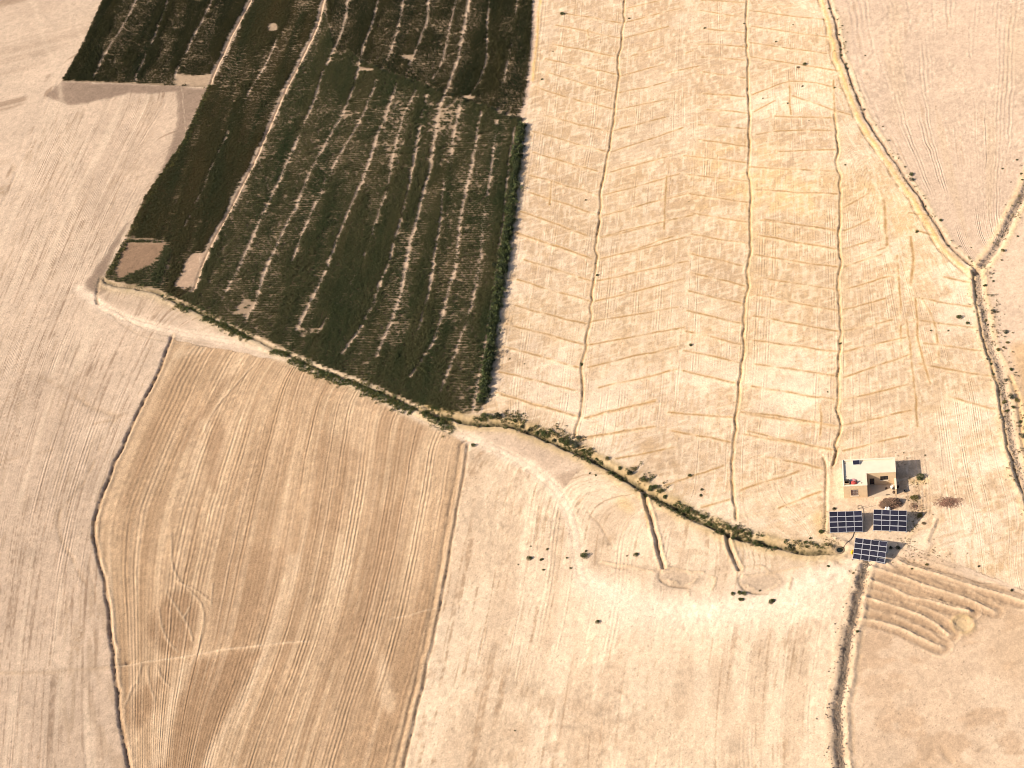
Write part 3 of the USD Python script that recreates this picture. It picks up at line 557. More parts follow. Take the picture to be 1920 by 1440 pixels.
stroke(LOWD, .7, .12, (.53, .41, .29), .6, off=-1.2, wig=.5, seed=370)
# --- house yard
paint(soft([(1566, 884), (1582, 880), (1584, 936), (1567, 934)], .3, .3), (.66, .545, .42), .9)  # cream soil patch: brightness of the sunlit west wall painted onto the ground
wx, wy = at(1574.6, 1030)[:2]; wr = np.hypot(X - wx, Y - wy)
Z[:] = Z + (-.28 - Z) * np.exp(-np.minimum(wr / 1.35, 4) ** 6)
paint(np.exp(-np.minimum(wr / 1.7, 4) ** 2), (.30, .225, .145), .8)
HD = [(1543, 858), (1547, 868), (1551, 876), (1556, 884), (1551, 890), (1548, 900), (1548, 908), (1544, 915), (1543, 922), (1546, 930), (1546, 938), (1550, 946), (1554, 954), (1549, 962), (1547, 974), (1546, 996)]
stroke(HD, .35, .10, (.68, .55, .40), .8, off=.65, wig=.25, seed=380)
stroke(HD, .20, -.22, (.25, .17, .09), .9, wig=.12, seed=380)
stroke([(1573, 838), (1566, 862), (1560, 878)], .22, -.2, (.33, .22, .11), .85, wig=.3, seed=381)
stroke([(1536, 965), (1538, 1000)], 1.3, 0, (.60, .44, .24), .7, wig=.4)
stroke([(1550, 1000), (1580, 1015), (1605, 1030)], .5, .2, (.64, .5, .34), .6, wig=.3)
stroke([(1715, 1000), (1700, 1020), (1690, 1030)], .9, .1, (.55, .42, .27), .6, wig=.4)
for o in (0, 7): stroke([(1763 - o, 975), (1752 - o, 1000), (1745 - o, 1015)], .35, .16 if o else -.15, (.55, .42, .29), .6, wig=.3)
paint(soft([(1560, 880), (1580, 870), (1580, 935), (1690, 930), (1700, 1000), (1690, 1060), (1600, 1070), (1555, 1000)], 1, 1), (.57, .455, .34), .7)
paint(soft([(1730, 895), (1745, 900), (1740, 908), (1705, 910), (1706, 902)], .4, .5), (.60, .45, .24), .7)
paint(soft([(1545, 960), (1560, 975), (1552, 1020), (1600, 1045), (1560, 1040), (1535, 1010)], .8, .8), (.53, .40, .23), .6)
paint(soft([(1720, 1010), (1780, 1030), (1800, 1070), (1720, 1060), (1700, 1040)], 2, 2), (.50, .375, .255), .5)

C *= np.array([1.02, .975, .945], np.float32)                                     # the soils' common warm cast
rs_ = np.random.default_rng(91).random(X.shape, dtype=np.float32); dn_ = smooth(.35, .65, fbm2(X / 12, Y / 16, 3, 63))
C *= np.where(rs_ < .012 * dn_ + .002, .66, np.where(rs_ > 1 - .012, 1.14, 1.0))[..., None]                # single clods and straw ends
for m_, u_, sd_, a_ in ((plough, pu, 64, .16), (bare, bu, 65, .16), (fallow, fu, 66, .18)):
    q_ = noise2(u_ / .38, Y / .9, sd_); C *= np.where(m_, 1 + a_ * (smooth(.6, .95, q_) - .8 * smooth(.6, .95, 1 - q_)) * smooth(.3, .6, noise2(X / 8, Y / 12, sd_ + 3)), 1.0)[..., None]
speck2 = noise2(X / .3 + 50, Y / .3, 5)
for f, w_ in ((fine, .10), (med, .10), (speck, .09), (speck2, .09)): C *= (1 + w_ * 2 * (f - .5))[..., None]
Z += (fine - .5) * .05 * edge_fade

def zat(x, y):
    return float(map_coordinates(Z, [[(y - ys[0]) / STEP], [(x - xs[0]) / STEP]], order=1, mode='nearest')[0])
def on(px, py, dz=0.0):
    p = at(px, py); return (p[0], p[1], zat(p[0], p[1]) + dz)

gy, gx = np.gradient(Z, STEP)
N = np.stack([-gx, -gy, np.ones_like(Z)], -1); N /= np.linalg.norm(N, axis=-1, keepdims=True)
PTS = np.stack([X, Y, Z], -1).reshape(-1, 3)
idx = np.arange(NX * NY).reshape(NY, NX)
quad = inside[:-1, :-1] & inside[1:, :-1] & inside[:-1, 1:] & inside[1:, 1:]
reg = REG[:-1, :-1]
def soil_mesh(name, sel):
    a, b, c, d = idx[:-1, :-1][sel], idx[:-1, 1:][sel], idx[1:, 1:][sel], idx[1:, :-1][sel]
    F = np.stack([a, b, c, d], 1)
    used, inv = np.unique(F.ravel(), return_inverse=True)
    me = UsdGeom.Mesh.Define(stage, f'/World/{name}')
    me.CreatePointsAttr(Vt.Vec3fArray.FromNumpy(PTS[used].astype(np.float32)))
    me.CreateFaceVertexCountsAttr(Vt.IntArray.FromNumpy(np.full(len(F), 4, np.int32)))
    me.CreateFaceVertexIndicesAttr(Vt.IntArray.FromNumpy(inv.astype(np.int32).ravel()))
    me.CreateSubdivisionSchemeAttr('none')
    me.CreateNormalsAttr(Vt.Vec3fArray.FromNumpy(N.reshape(-1, 3)[used].astype(np.float32))); me.SetNormalsInterpolation('vertex')
    pv = UsdGeom.PrimvarsAPI(me)
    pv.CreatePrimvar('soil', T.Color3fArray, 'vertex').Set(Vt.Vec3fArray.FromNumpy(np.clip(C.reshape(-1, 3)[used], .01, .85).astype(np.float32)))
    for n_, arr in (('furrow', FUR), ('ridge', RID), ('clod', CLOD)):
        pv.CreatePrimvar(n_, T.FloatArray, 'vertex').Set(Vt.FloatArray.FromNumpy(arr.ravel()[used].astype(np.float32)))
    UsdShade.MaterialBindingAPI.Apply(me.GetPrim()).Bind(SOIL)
    return tag(me.GetPrim(), kind='structure')
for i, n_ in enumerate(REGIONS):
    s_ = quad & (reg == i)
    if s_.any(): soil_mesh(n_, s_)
# the plain beyond, to the horizon, just under the rim of the detailed fields
far = Polygon([(-9000, -9000), (9000, -9000), (9000, 9000), (-9000, 9000)]).difference(view.buffer(-1.2))
fv, ff = trimesh.creation.triangulate_polygon(far, engine='earcut')
FAR = mat('far_soil', (.53, .42, .315), .95, scale=.02, c2=(.44, .33, .22), spec=.1)
usdkit.mesh(stage, '/World/plain', (np.c_[fv, np.full(len(fv), -.16)], ff), FAR)
tag(stage.GetPrimAtPath('/World/plain'), kind='structure')

# ------------------------------------------------------------------ plants
def leaves(n, rx, ry, h, size, seed, dome_=True, upright=.5, low=0.0):
    """n leaf blades (a bent quad each) spread through a clump of this size."""
    g = np.random.default_rng(seed); V, Fs = [], []
    for i in range(n):
        while True:
            p = g.uniform(-1, 1, 3); p[2] = abs(p[2])
            r = np.hypot(p[0], p[1])
            if (not dome_ and r < 1.2) or (p @ p < 1 and (p @ p > .2 or g.random() < .3)): break
        c = np.array([p[0] * rx, p[1] * ry, low + p[2] * h])
        az = g.uniform(0, 2 * math.pi); el = g.uniform(-.3, 1.3) * upright
        d = np.array([math.cos(az) * math.cos(el), math.sin(az) * math.cos(el), math.sin(el)])
        w = np.cross(d, g.normal(size=3)); w /= np.linalg.norm(w)
        L, wd = size * g.uniform(.6, 1.3), size * g.uniform(.25, .5)
        k = len(V)
        V += [c, c + d * L * .5 + w * wd, c + d * L + np.array([0, 0, -.25 * L]), c + d * L * .5 - w * wd]
        Fs += [(k, k + 1, k + 2), (k, k + 2, k + 3)]
    return trimesh.Trimesh(np.array(V), np.array(Fs), process=False)

CROP_G = leaf_mat('crop_green', (.058, .074, .024), (.125, .112, .044), .10, strips=True)
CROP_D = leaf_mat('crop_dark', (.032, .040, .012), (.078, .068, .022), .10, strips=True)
CROP_O = leaf_mat('crop_olive', (.052, .060, .018), (.105, .080, .026), .10, strips=True)
HEDGE = leaf_mat('hedge_green', (.030, .044, .018), (.050, .062, .026), .5)
BUSH = leaf_mat('bush_green', (.075, .11, .032), (.14, .15, .05), .8)
BUSH_Y = leaf_mat('weed_yellow', (.16, .15, .04), (.26, .22, .075), .8)
BUSH_B = leaf_mat('bush_grey_green', (.07, .095, .065), (.11, .13, .085), .8)
DRY = leaf_mat('dry_weed', (.24, .165, .085), (.34, .25, .13), .8)
TWIG = mat('twig', (.15, .10, .065), .9, vary=.4, scale=6)

def clip_rows(poly_pts, seed, sp_row=.62, sp_in=.5):
    """Plant positions in rows running across the plots (about along the photograph's horizontals), clipped to the plot."""
    P = Polygon(W(poly_pts)).buffer(-.2)
    a, b = at(500, 400), at(900, 392)
    e = (b - a)[:2]; e /= np.linalg.norm(e); n = np.array([-e[1], e[0]])
    bx0, by0, bx1, by1 = P.bounds; c = np.array([(bx0 + bx1) / 2, (by0 + by1) / 2]); R_ = np.hypot(bx1 - bx0, by1 - by0) / 2
    g = np.random.default_rng(seed)
    U, V_ = np.meshgrid(np.arange(-R_, R_, sp_in), np.arange(-R_, R_, sp_row))
    U, V_ = U.ravel() + g.uniform(-.2, .2, U.size), V_.ravel() + g.normal(0, .05, U.size)
    Q = c + U[:, None] * e + V_[:, None] * n
    Q += (np.stack([noise2(Q[:, 0] / 7, Q[:, 1] / 7, 5), noise2(Q[:, 0] / 7, Q[:, 1] / 7, 6)], 1) - .5) * 1.2
    ok = shapely.contains_xy(P, Q[:, 0], Q[:, 1])
    return Q[ok], math.atan2(e[1], e[0])

def grid_at(A, Q):
    return map_coordinates(A, [(Q[:, 1] - ys[0]) / STEP, (Q[:, 0] - xs[0]) / STEP], order=1, mode='nearest')

def scatter(name, label, cat_, protos, pos, yaw, scl, proto_i, tilt=None):
    pi = UsdGeom.PointInstancer.Define(stage, f'/World/{name}')
    paths = []
    for k, (pn, pm, pmat) in enumerate(protos):
        paths.append(usdkit.mesh(stage, f'/World/{name}/{pn}' + (f'_{k:03d}' if k else ''), pm, pmat).GetPath())
    pi.CreatePrototypesRel().SetTargets(paths)
    pi.CreateProtoIndicesAttr(Vt.IntArray.FromNumpy(np.asarray(proto_i, np.int32)))
    pi.CreatePositionsAttr(Vt.Vec3fArray.FromNumpy(np.asarray(pos, np.float32)))
    h = np.asarray(yaw) / 2
    pi.CreateOrientationsAttr(Vt.QuathArray([Gf.Quath(float(math.cos(a)), 0.0, 0.0, float(math.sin(a))) for a in h]))
    sc = np.asarray(scl, np.float32); sc = np.repeat(sc[:, None], 3, 1) if sc.ndim == 1 else sc
    pi.CreateScalesAttr(Vt.Vec3fArray.FromNumpy(sc))
    return tag(pi.GetPrim(), label, cat_, kind='stuff')

def crop_stuff(name, label, polys, leafm, seed, h=.55, thin=0.0, sp_row=.78):
    g = np.random.default_rng(seed)
    protos = [('plant', leaves(64, .42, .20, h, .17, seed * 10 + k, dome_=True, low=.03), leafm) for k in range(4)]
    Qs, Is = [], []
    for pl in polys:
        Q, yaw = clip_rows(pl, seed, sp_row=sp_row); Qs.append(Q); Is.append(np.zeros(len(Q)))
        F_ = Q + np.array([-math.sin(yaw), math.cos(yaw)]) * sp_row / 2
        Qs.append(F_); Is.append(np.ones(len(F_)))
    Q, infill = np.vstack(Qs), np.concatenate(Is)
    Zs = [grid_at(a, Q) for a in (CLEAR, sparse, Z)]
    ch = math.atan2(CROP_DIR[1], CROP_DIR[0]); al = Q @ np.array([-math.sin(ch), math.cos(ch)])                              # roughly across the channels
    ab = Q @ np.array([math.cos(ch), math.sin(ch)])
    dens = fbm2(al / 6.0, ab / 45.0, 3, 200 + seed) - .35 * Zs[1]
    keep = (Zs[0] < g.uniform(.25, .6, len(Q))) & (g.random(len(Q)) > thin + .12 * (dens < .42))
    keep &= np.where(infill > 0, g.random(len(Q)) < smooth(.42, .57, dens), True)
    Q = Q[keep]; zz = Zs[2][keep]; n = len(Q)
    s_ = (.75 + .5 * g.random(n)) * (.75 + .5 * fbm2(Q[:, 0] / 4, Q[:, 1] / 4, 2, 210 + seed))
    scl = np.stack([s_ * 1.15, s_, s_ * (.7 + .7 * g.random(n))], 1)
    print(name, n)
    return scatter(name, label, 'crop', protos, np.c_[Q, zz - .02], yaw + g.normal(0, .2, n), scl, g.integers(0, 4, n))

UPR = z5([(455, 280), (520, 330), (640, 390), (780, 440), (900, 475), (1000, 545), (1120, 575), (1250, 600), (1420, 660)])
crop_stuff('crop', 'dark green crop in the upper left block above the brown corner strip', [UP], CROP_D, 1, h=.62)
C6 = CH[5][0]
crop_stuff('crop_002', 'olive brown crop strip between the two widest bare paths through the crop', [[(468, -70), (470, 0), (452, 45), (415, 120), (388, 165), (345, 262), (270, 372), (240, 445), (305, 452), (325, 470), (300, 545), (345, 568)] + [(x - 4, y) for x, y in C6[::-1]] + [(615, -70)]], CROP_O, 2, h=.42, sp_row=.7)
lowb = [(200, 527), (270, 538), (330, 561), (400, 591), (450, 616), (530, 653), (600, 686), (690, 718), (740, 742), (800, 765), (865, 776), (897, 773)]
crop_stuff('crop_003', 'green crop in long rows on the large lower field below the dark diagonal edge', [[(x + 4, y) for x, y in C6[1:]] + lowb[2:] + [(905, 760), (920, 650), (938, 520), (953, 410), (965, 310), (975, 235)] + UPR[::-1] + [(640, 105), (628, 92), (612, 30)],
                                                                                             [(197, 515), (235, 450), (305, 452), (325, 470), (300, 545), (270, 538), (200, 527)]], CROP_G, 3, h=.55)
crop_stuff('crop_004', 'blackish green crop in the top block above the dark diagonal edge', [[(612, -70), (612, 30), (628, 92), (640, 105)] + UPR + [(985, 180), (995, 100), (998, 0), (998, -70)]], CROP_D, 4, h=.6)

# --- weeds (one mass along each ditch)
def along(P, n, spread, g, off=0.0, clump=0.0):
    P = densify(W(P), .5, 1e-6); L = np.concatenate([[0], np.cumsum(np.linalg.norm(np.diff(P, axis=0), axis=1))])
    s_ = g.uniform(0, L[-1], n)
    if clump: s_ = s_[fbm2(s_ / 4.5, s_ * 0 + clump, 2, 230) > .47]
    q = np.stack([np.interp(s_, L, P[:, 0]), np.interp(s_, L, P[:, 1])], 1)
    d = np.stack([np.interp(s_ + .5, L, P[:, 0]), np.interp(s_ + .5, L, P[:, 1])], 1) - q
    d /= np.maximum(np.linalg.norm(d, axis=1), 1e-6)[:, None]
    return q + np.stack([-d[:, 1], d[:, 0]], 1) * (off + g.normal(0, spread, len(q)))[:, None]

g = np.random.default_rng(5)
def weeds(name, label, Q, mats, size, h=.5):
    protos = [('tuft', leaves(26, .32, .32, h, .20, 900 + k, upright=1.0), mats[k % len(mats)]) for k in range(len(mats) * 2)]
    n = len(Q)
    return scatter(name, label, 'weeds', protos, np.c_[Q, grid_at(Z, Q) - .02], g.uniform(0, 6.3, n), size * g.uniform(.5, 1.5, n), g.integers(0, len(protos), n))
weeds('weeds', 'low green and yellowish weeds lining the winding main ditch', np.vstack([along(MAIN[:13], 1700, .5, g, .85, 1.0), along(MAIN[:14], 900, .35, g, -.75, 2.0), along(MAIN[3:10], 900, 1.1, g, 2.0, 3.0), along(MAIN[11:], 160, .7, g, 1.4, 3.5)]), [BUSH, BUSH_Y, DRY, BUSH, BUSH], .72)
weeds('weeds_001', 'yellow green weeds below the lower edge of the green crop', np.vstack([along([(x, y + 6) for x, y in CROPD[4:]], 1300, .6, g, 0, 4.0), along([(x, y + 11) for x, y in CROPD[7:]], 800, .8, g, 0, 5.0), along([(x, y - 2) for x, y in CROPD[2:]], 500, .5, g, 0, 6.0)]), [BUSH_Y, BUSH, BUSH], .9)
weeds('weeds_002', 'thin dry and grey green weeds along the ditches on the right', np.vstack([along(RD, 160, .6, g, .6, 6.0), along(RD2, 350, 1.4, g, 0, 7.0), along(RD2, 160, .8, g, 2.6, 8.0), along(RD3, 100, 1.1, g, 0, 9.0)]), [DRY, BUSH_Y, DRY, BUSH], .6)
weeds('weeds_003', 'yellowish weed fringe on the left edge of the crop', along([(395, 160), (378, 200), (352, 262), (278, 374), (240, 450), (205, 515)], 700, .5, g, 0), [BUSH_Y, CROP_G, BUSH], .9)
weeds('weeds_005', 'tall dark green growth forming the hedge right of the green crop', along([(977, 236), (972, 280), (965, 320), (957, 400), (944, 480), (931, 560), (920, 640), (911, 705), (902, 755)], 1500, .55, g, .3), [HEDGE, BUSH], 1.5, .8)
weeds('weeds_004', 'sparse dry stubble tufts around the house and the solar arrays', np.vstack([W([(x_ + g.normal(0, sx_), y_ + g.normal(0, sy_)) for x_, y_, sx_, sy_, n_ in ((1545, 985, 4, 16, 50), (1722, 905, 12, 6, 40), (1715, 938, 9, 7, 60), (1722, 965, 10, 6, 60), (1712, 990, 7, 9, 40), (1730, 1045, 26, 12, 90), (1700, 1020, 12, 8, 40), (1560, 1015, 10, 6, 40), (1690, 870, 8, 12, 20)) for _ in range(n_)])]), [DRY, BUSH_Y, DRY], .36)

# --- stones in the dry ditches
STONEM = mat('stone', (.34, .265, .20), .9, vary=.35, scale=3)
def stone_mesh(seed):
    t_ = trimesh.creation.icosphere(subdivisions=1, radius=.16); r_ = np.random.default_rng(seed)
    t_.vertices *= r_.uniform(.6, 1.25, (len(t_.vertices), 1)); t_.vertices[:, 2] *= .7
    return t_
STONED = mat('dark_clod', (.21, .16, .12), .95, vary=.35, scale=3)
def stones(name, label, Q, sm=None):
    n = len(Q)
    scatter(name, label, 'stones', [('stone', stone_mesh(k), sm or STONEM) for k in range(3)], np.c_[Q, grid_at(Z, Q) + .03], g.uniform(0, 6.3, n), g.uniform(.3, 1.15, n), g.integers(0, 3, n))
stones('stones', 'grey brown stones and clods filling the dry ditch bed on the right', np.vstack([along(RD2, 800, .36, g), along(RD3, 350, .34, g)]))
stones('stones_001', 'dark clods and stones along the straight ditch at the bottom right', np.vstack([along(LOWD, 2200, .38, g, .4), along(LOWD, 120, .9, g, -.8)]), STONED)

# --- bushes: five kinds built once, then copied
BUSH_KINDS = {}
def bush_class(kind, leafm, n, h, size, seed, squash=1.0):
    path = f'/World/Looks/{kind}'
    p = stage.CreateClassPrim(path); UsdGeom.Xform.Define(stage, path).GetPrim().SetSpecifier(Sdf.SpecifierClass)
    lv = leaves(n, .5, .5 * squash, h, size, seed, upright=.8, low=.06)
    lob = leaves(n // 2, .3, .3, h * .7, size, seed + 50, upright=.8, low=.05); lob.apply_translation((.28, -.2, 0))
    usdkit.mesh(stage, path + '/foliage', cat([lv, lob]), leafm)
    gg = np.random.default_rng(seed)
    st_ = [tube((0, 0, -.15), (.0, .0, .2 * h), .035)] + [tube((0, 0, .12 * h), (math.cos(a) * .3, math.sin(a) * .3, h * gg.uniform(.4, .75)), .018, 4) for a in gg.uniform(0, 6.3, 6)]
    usdkit.mesh(stage, path + '/stem', cat(st_), TWIG)
    BUSH_KINDS[kind] = path
bush_class('round_bush', BUSH, 420, .62, .095, 31)
bush_class('spread_bush', BUSH, 380, .42, .10, 32, .75)
bush_class('grey_bush', BUSH_B, 380, .7, .095, 33)
bush_class('yellow_bush', BUSH_Y, 380, .5, .095, 34)
bush_class('dark_bush', HEDGE, 460, .8, .10, 35)
bush_class('dry_bush', DRY, 340, .45, .095, 36)
ORD = ['first', 'second', 'third', 'fourth', 'fifth', 'sixth', 'seventh', 'eighth', 'ninth', 'tenth', 'eleventh', 'twelfth', 'thirteenth', 'fourteenth', 'fifteenth', 'sixteenth', 'seventeenth', 'eighteenth', 'nineteenth', 'twentieth']
def ordinal(k):
    if k < 20: return ORD[k]
    tens = {2: 'twenty', 3: 'thirty', 4: 'forty', 5: 'fifty', 6: 'sixty', 7: 'seventy', 8: 'eighty'}
    n_ = k + 1
    return (tens[n_ // 10] + '-' + ORD[n_ % 10 - 1]) if n_ % 10 else {20: 'twentieth', 30: 'thirtieth', 40: 'fortieth', 50: 'fiftieth', 60: 'sixtieth', 70: 'seventieth', 80: 'eightieth'}[n_]
brng = random.Random(11)
def bushes(spots, phrase, group, size=.9, order='from the top', kinds=('round_bush', 'spread_bush'), name='shrub', cat_='shrub'):
    spots = sorted(spots, key=(lambda q_: q_[1]) if order == 'from the top' else (lambda q_: -q_[1]) if order == 'from the bottom' else (lambda q_: q_[0]))
    for k, q_ in enumerate(spots):
        px, py = q_[0], q_[1]
        s_ = size * (q_[2] if len(q_) > 2 else brng.uniform(.75, 1.15))
        kd = q_[3] if len(q_) > 3 else brng.choice(kinds)
        lab = q_[4] if len(q_) > 4 else f'{phrase}, {ordinal(k)} {order}'
        thing(name, lab, cat_, on(px, py, -.04), brng.uniform(0, 6.28), (s_, s_, s_ * brng.uniform(.8, 1.1)), group=group, ref=BUSH_KINDS[kd])
z3 = lambda pts, ox, oy, q_: [(p[0] * q_ + ox, p[1] * q_ + oy) + tuple(p[2:]) for p in pts]
bushes(z3([(285, 82, 2.2, 'round_bush', 'largest green bush at the top left corner of the stubble field'), (660, 105), (1085, 160), (1305, 133), (1485, 235), (1580, 138), (1645, 365, 1.9, 'round_bush', 'wide green bush beside a small brown one near the right ditch'), (1610, 380, 1.4, 'dry_bush', 'small brown dry bush left of a wide green bush near the right ditch'),
           (170, 447), (1635, 485), (1815, 497), (1410, 553), (1550, 582), (215, 1150), (415, 1127), (995, 1135, .6), (1875, 930), (230, 290, .7), (1670, 680, .6), (1715, 1280, .5)], 960, 0, 1 / 3), 'small dark shrub standing alone on the upper stubble field', 'shrubs scattered over the stubble field', .60)
bushes(z3([(650, 340), (655, 375, 1.2), (690, 440, 1.2), (690, 475, 1.3), (810, 760, 1.2), (570, 60), (640, 240, .7), (1095, 1160, .7), (1140, 1210, 1.5), (1140, 1250, 1.5)], 1400, 0, 1 / 3.692) + z3([(760, 155), (680, 75), (800, 290)], 1500, 360, .3471), 'green bush on the edge of the upper right ditch', 'bushes along the upper right ditch', .72, kinds=('grey_bush', 'round_bush'))
bushes(z3([(660, 180), (820, 385), (945, 877), (895, 870), (685, 290), (1770, 1172), (1870, 1110), (1900, 1205, 1.3), (1910, 1250, 1.3), (1830, 1262)], 1400, 0, 1 / 3.692) + [(1821, 465, .7)], 'tiny dark shrub right of the upper ditch', 'tiny shrubs on the pale field at the upper right', .48)
bushes(z3([(632, 217, 1.2), (862, 680, 1.9, 'round_bush', 'round dark bush, larger of a pair left of the stony ditch'), (905, 712, 1.3, 'round_bush', 'smaller bush of a pair left of the stony ditch'), (708, 750, .7), (800, 750, .8), (220, 818, 1.1), (675, 1423, .6), (150, 1080, .7)], 1500, 360, .3471) + [(1120, 516), (1090, 682, 1.3), (1295, 647), (955, 673, .7), (983, 682, .5)], 'small dark shrub on the lower stubble field', 'shrubs scattered over the stubble field', .66)
bushes(z3([(1042, 645, 1.6), (1113, 758, 1.7), (1122, 815, 1.3), (1070, 855, 1.5), (1100, 840, 1.0), (1140, 960, 1.4), (1140, 1110, 2.2), (1105, 1130, 1.8), (1170, 1130, 1.7), (1120, 1180, 1.4), (1150, 1165, 1.5), (1040, 985, 1.0), (1110, 1020, 1.6), (1190, 1240, 1.4), (1205, 1320, 1.8), (1000, 510, 1.4), (1045, 483, .9), (1095, 320, 1.5), (1005, 690, 1.4), (1030, 930, 1.2), (1010, 905, .9), (1015, 715, 1), (1185, 1310, .8), (1090, 370, .9), (1175, 240, .9)], 1500, 360, .3471),
       'green bush in or beside the stony right ditch', 'bushes along the stony ditch', .60, kinds=('round_bush', 'grey_bush', 'spread_bush', 'yellow_bush'))
bushes(z3([(538, 833, 2.2, 'round_bush', 'largest dark bush on the bare field, beside the bend of the pale track'), (252, 845, 1.6), (315, 850, 1.2), (800, 826, 1.5), (545, 805, .8), (757, 830, .6), (467, 893, .8), (325, 903, .8), (447, 842, .7), (603, 1172, 1.3), (260, 780, .6), (197, 875, .5), (345, 797, .9, 'yellow_bush')], 900, 740, 1 / 2.743) + [(888, 836, 1.5), (1096, 1443, .6), (965, 1370, .5)], 'small dark shrub on the bare pale field below the ditch', 'shrubs scattered over the bare field', .68)
bushes(z3([(1345, 1055, 1.4), (1300, 1027, 1.1), (1335, 1022, 1.3), (1360, 1024, 1.3), (1497, 1066, 1.7), (1440, 1005, .6), (1790, 883, .8)], 900, 740, 1 / 2.743), 'dark shrub beside the shallow dug basins', 'shrubs beside the shallow basins', .78, order='from the left')
bushes(z3([(1700, 740), (1675, 760, 1.3), (1080, 418, 1.3), (1140, 490), (1135, 520, 1.2), (1755, 708, 1.5), (595, 415, .9), (565, 405, .7)], 900, 740, 1 / 2.743), 'small shrub near the winding main ditch', 'shrubs near the main ditch', .6, order='from the left')
bushes(z3([(25, 115, 2.4), (90, 120, 2.6), (55, 120, 2.0), (180, 140, 1.6), (220, 165, 1.6), (260, 180, 1.7), (295, 195, 1.7), (330, 205, 2.2), (350, 215, 1.6), (380, 235, 1.4), (420, 240, 2.0), (450, 250, 2.0), (470, 255, 1.6, 'grey_bush'), (495, 265, 2.2, 'grey_bush'), (510, 225, 1.7, 'grey_bush'), (530, 290, 1.4), (570, 285, 1.5, 'yellow_bush'), (600, 330, 1.4), (620, 345, 1.8), (655, 335, 1.6, 'yellow_bush'),
           (720, 380, 1.5), (770, 410, 1.7, 'dark_bush'), (880, 485, 2.3), (905, 480, 1.7), (950, 530, 1.7), (1000, 565, 1.3), (1035, 590, 2.0), (1065, 595, 2.1), (1100, 630, 1.5), (1180, 655, 2.0), (1210, 665, 1.3), (1240, 690, 1.6), (1310, 690, 1.2), (1300, 740, 1.7), (1320, 715, 1.5), (1415, 752, 1.8), (1440, 758, 1.8), (1465, 768, 1.4), (1520, 775, 1.3), (1600, 785, 2.2)], 900, 740, 1 / 2.743),
       'green bush on the bank of the winding main ditch', 'bushes along the main ditch', .66, order='from the left', kinds=('round_bush', 'spread_bush', 'round_bush', 'dark_bush'))
bushes(z3([(90, 790, 1.3, 'yellow_bush'), (60, 775, 1.2, 'yellow_bush'), (380, 910, 1.4, 'yellow_bush'), (345, 895, 1.2, 'yellow_bush'), (410, 930, 1.2, 'yellow_bush'), (560, 1000, 1.5), (610, 1020, 1.4), (680, 1060, 1.5), (740, 1090, 1.4), (780, 1100, 1.8), (890, 1165, 2.0), (1060, 1185, 1.5), (830, 1150, 1.3), (200, 850, 1.2)], 560, 400, 1 / 3) + [(305, 553, 1.3), (320, 560, 1.4), (470, 632, 1.2), (515, 655, 1.2)],
       'weedy bush between the crop edge and the pale track', 'bushes between the crop and the track', .66, order='from the left', kinds=('spread_bush', 'yellow_bush'))
hb = densify(W([(977, 236), (972, 280), (965, 320), (957, 400), (944, 480), (931, 560), (920, 640), (911, 705), (902, 755)]), 1.55, .35, 9)
def hedge_spots():
    out = []
    for q_ in hb:
        v = np.array([q_[0], q_[1], 0]) - [0, 0, CAM_H]
        if brng.random() < .45: continue
        q_ = q_ + np.array([brng.gauss(0, .45), brng.gauss(0, .5)])
        v = np.array([q_[0], q_[1], 0]) - [0, 0, CAM_H]
        out.append((960 + FPX * (v @ _r) / (v @ _d), 720 - FPX * (v @ _u) / (v @ _d), brng.uniform(1.0, 2.2)))
    return out[:88]
bushes(hedge_spots(), 'dark hedge bush right of the green crop', 'hedge bushes along the right edge of the crop', .85, order='from the bottom', kinds=('dark_bush', 'round_bush', 'dark_bush', 'grey_bush'), name='hedge_bush', cat_='bush')
bushes([(655, 112, 1.5), (680, 118, 1.7), (705, 128, 1.7), (720, 136, 1.5), (745, 147, 1.6), (770, 155, 1.5), (800, 165, 1.5), (825, 170, 1.5), (850, 180, 1.4), (875, 190, 1.5), (905, 200, 1.7), (925, 207, 1.8), (945, 214, 1.8), (962, 222, 1.9), (975, 226, 2.0)], 'blackish bush on the diagonal edge between crop blocks', 'bushes along the diagonal crop edge', .85, order='from the left', kinds=('dark_bush',), name='hedge_bush', cat_='bush')
zh = lambda x, y: (1500 + x / 5.3333, 820 + y / 5.3333)
bushes([zh(1205, 402) + (2.1, 'round_bush', 'round green bush in the yard right of the house'), zh(978, 1112) + (1.1, 'dark_bush', 'dark round shrub in the shade right of the lowest solar array'), zh(908, 1112) + (.9, 'dark_bush', 'dark shrub at the right edge of the lowest solar array'), zh(215, 950) + (1.2, 'round_bush', 'green shrub left of the lower corner of the left solar array'),
        zh(340, 720) + (.9, 'dark_bush', 'dark shrub above the left corner of the left solar array'), zh(1150, 612) + (2.0, 'yellow_bush', 'yellow green straw coloured bush right of the brushwood pile'), zh(1270, 1275) + (.8, 'yellow_bush', 'small yellowish tuft below the lowest array beside the ridges'), zh(1790, 1292) + (.6,  'dark_bush', 'tiny dark shrub right of the house on the field edge'),
        zh(1240, 865) + (1.0, 'dry_bush', 'small dry brown bush right of the right solar array'), zh(1200, 785) + (1.5, 'yellow_bush', 'dull green weed patch in the shade of the right solar array'), (1607, 1186, .8, 'spread_bush', 'small green tuft beside the straight ditch at the bottom right'), (1600, 1075, .6, 'yellow_bush', 'small yellowish tuft left of the head of the bottom right ditch'),
        (1710, 1067, .7, 'spread_bush', 'small tuft on the first contour ridge'), (1897, 1107, .7, 'dark_bush', 'dark tuft on the contour ridge at the right edge of the photo')], '', 'bushes around the house', .80)

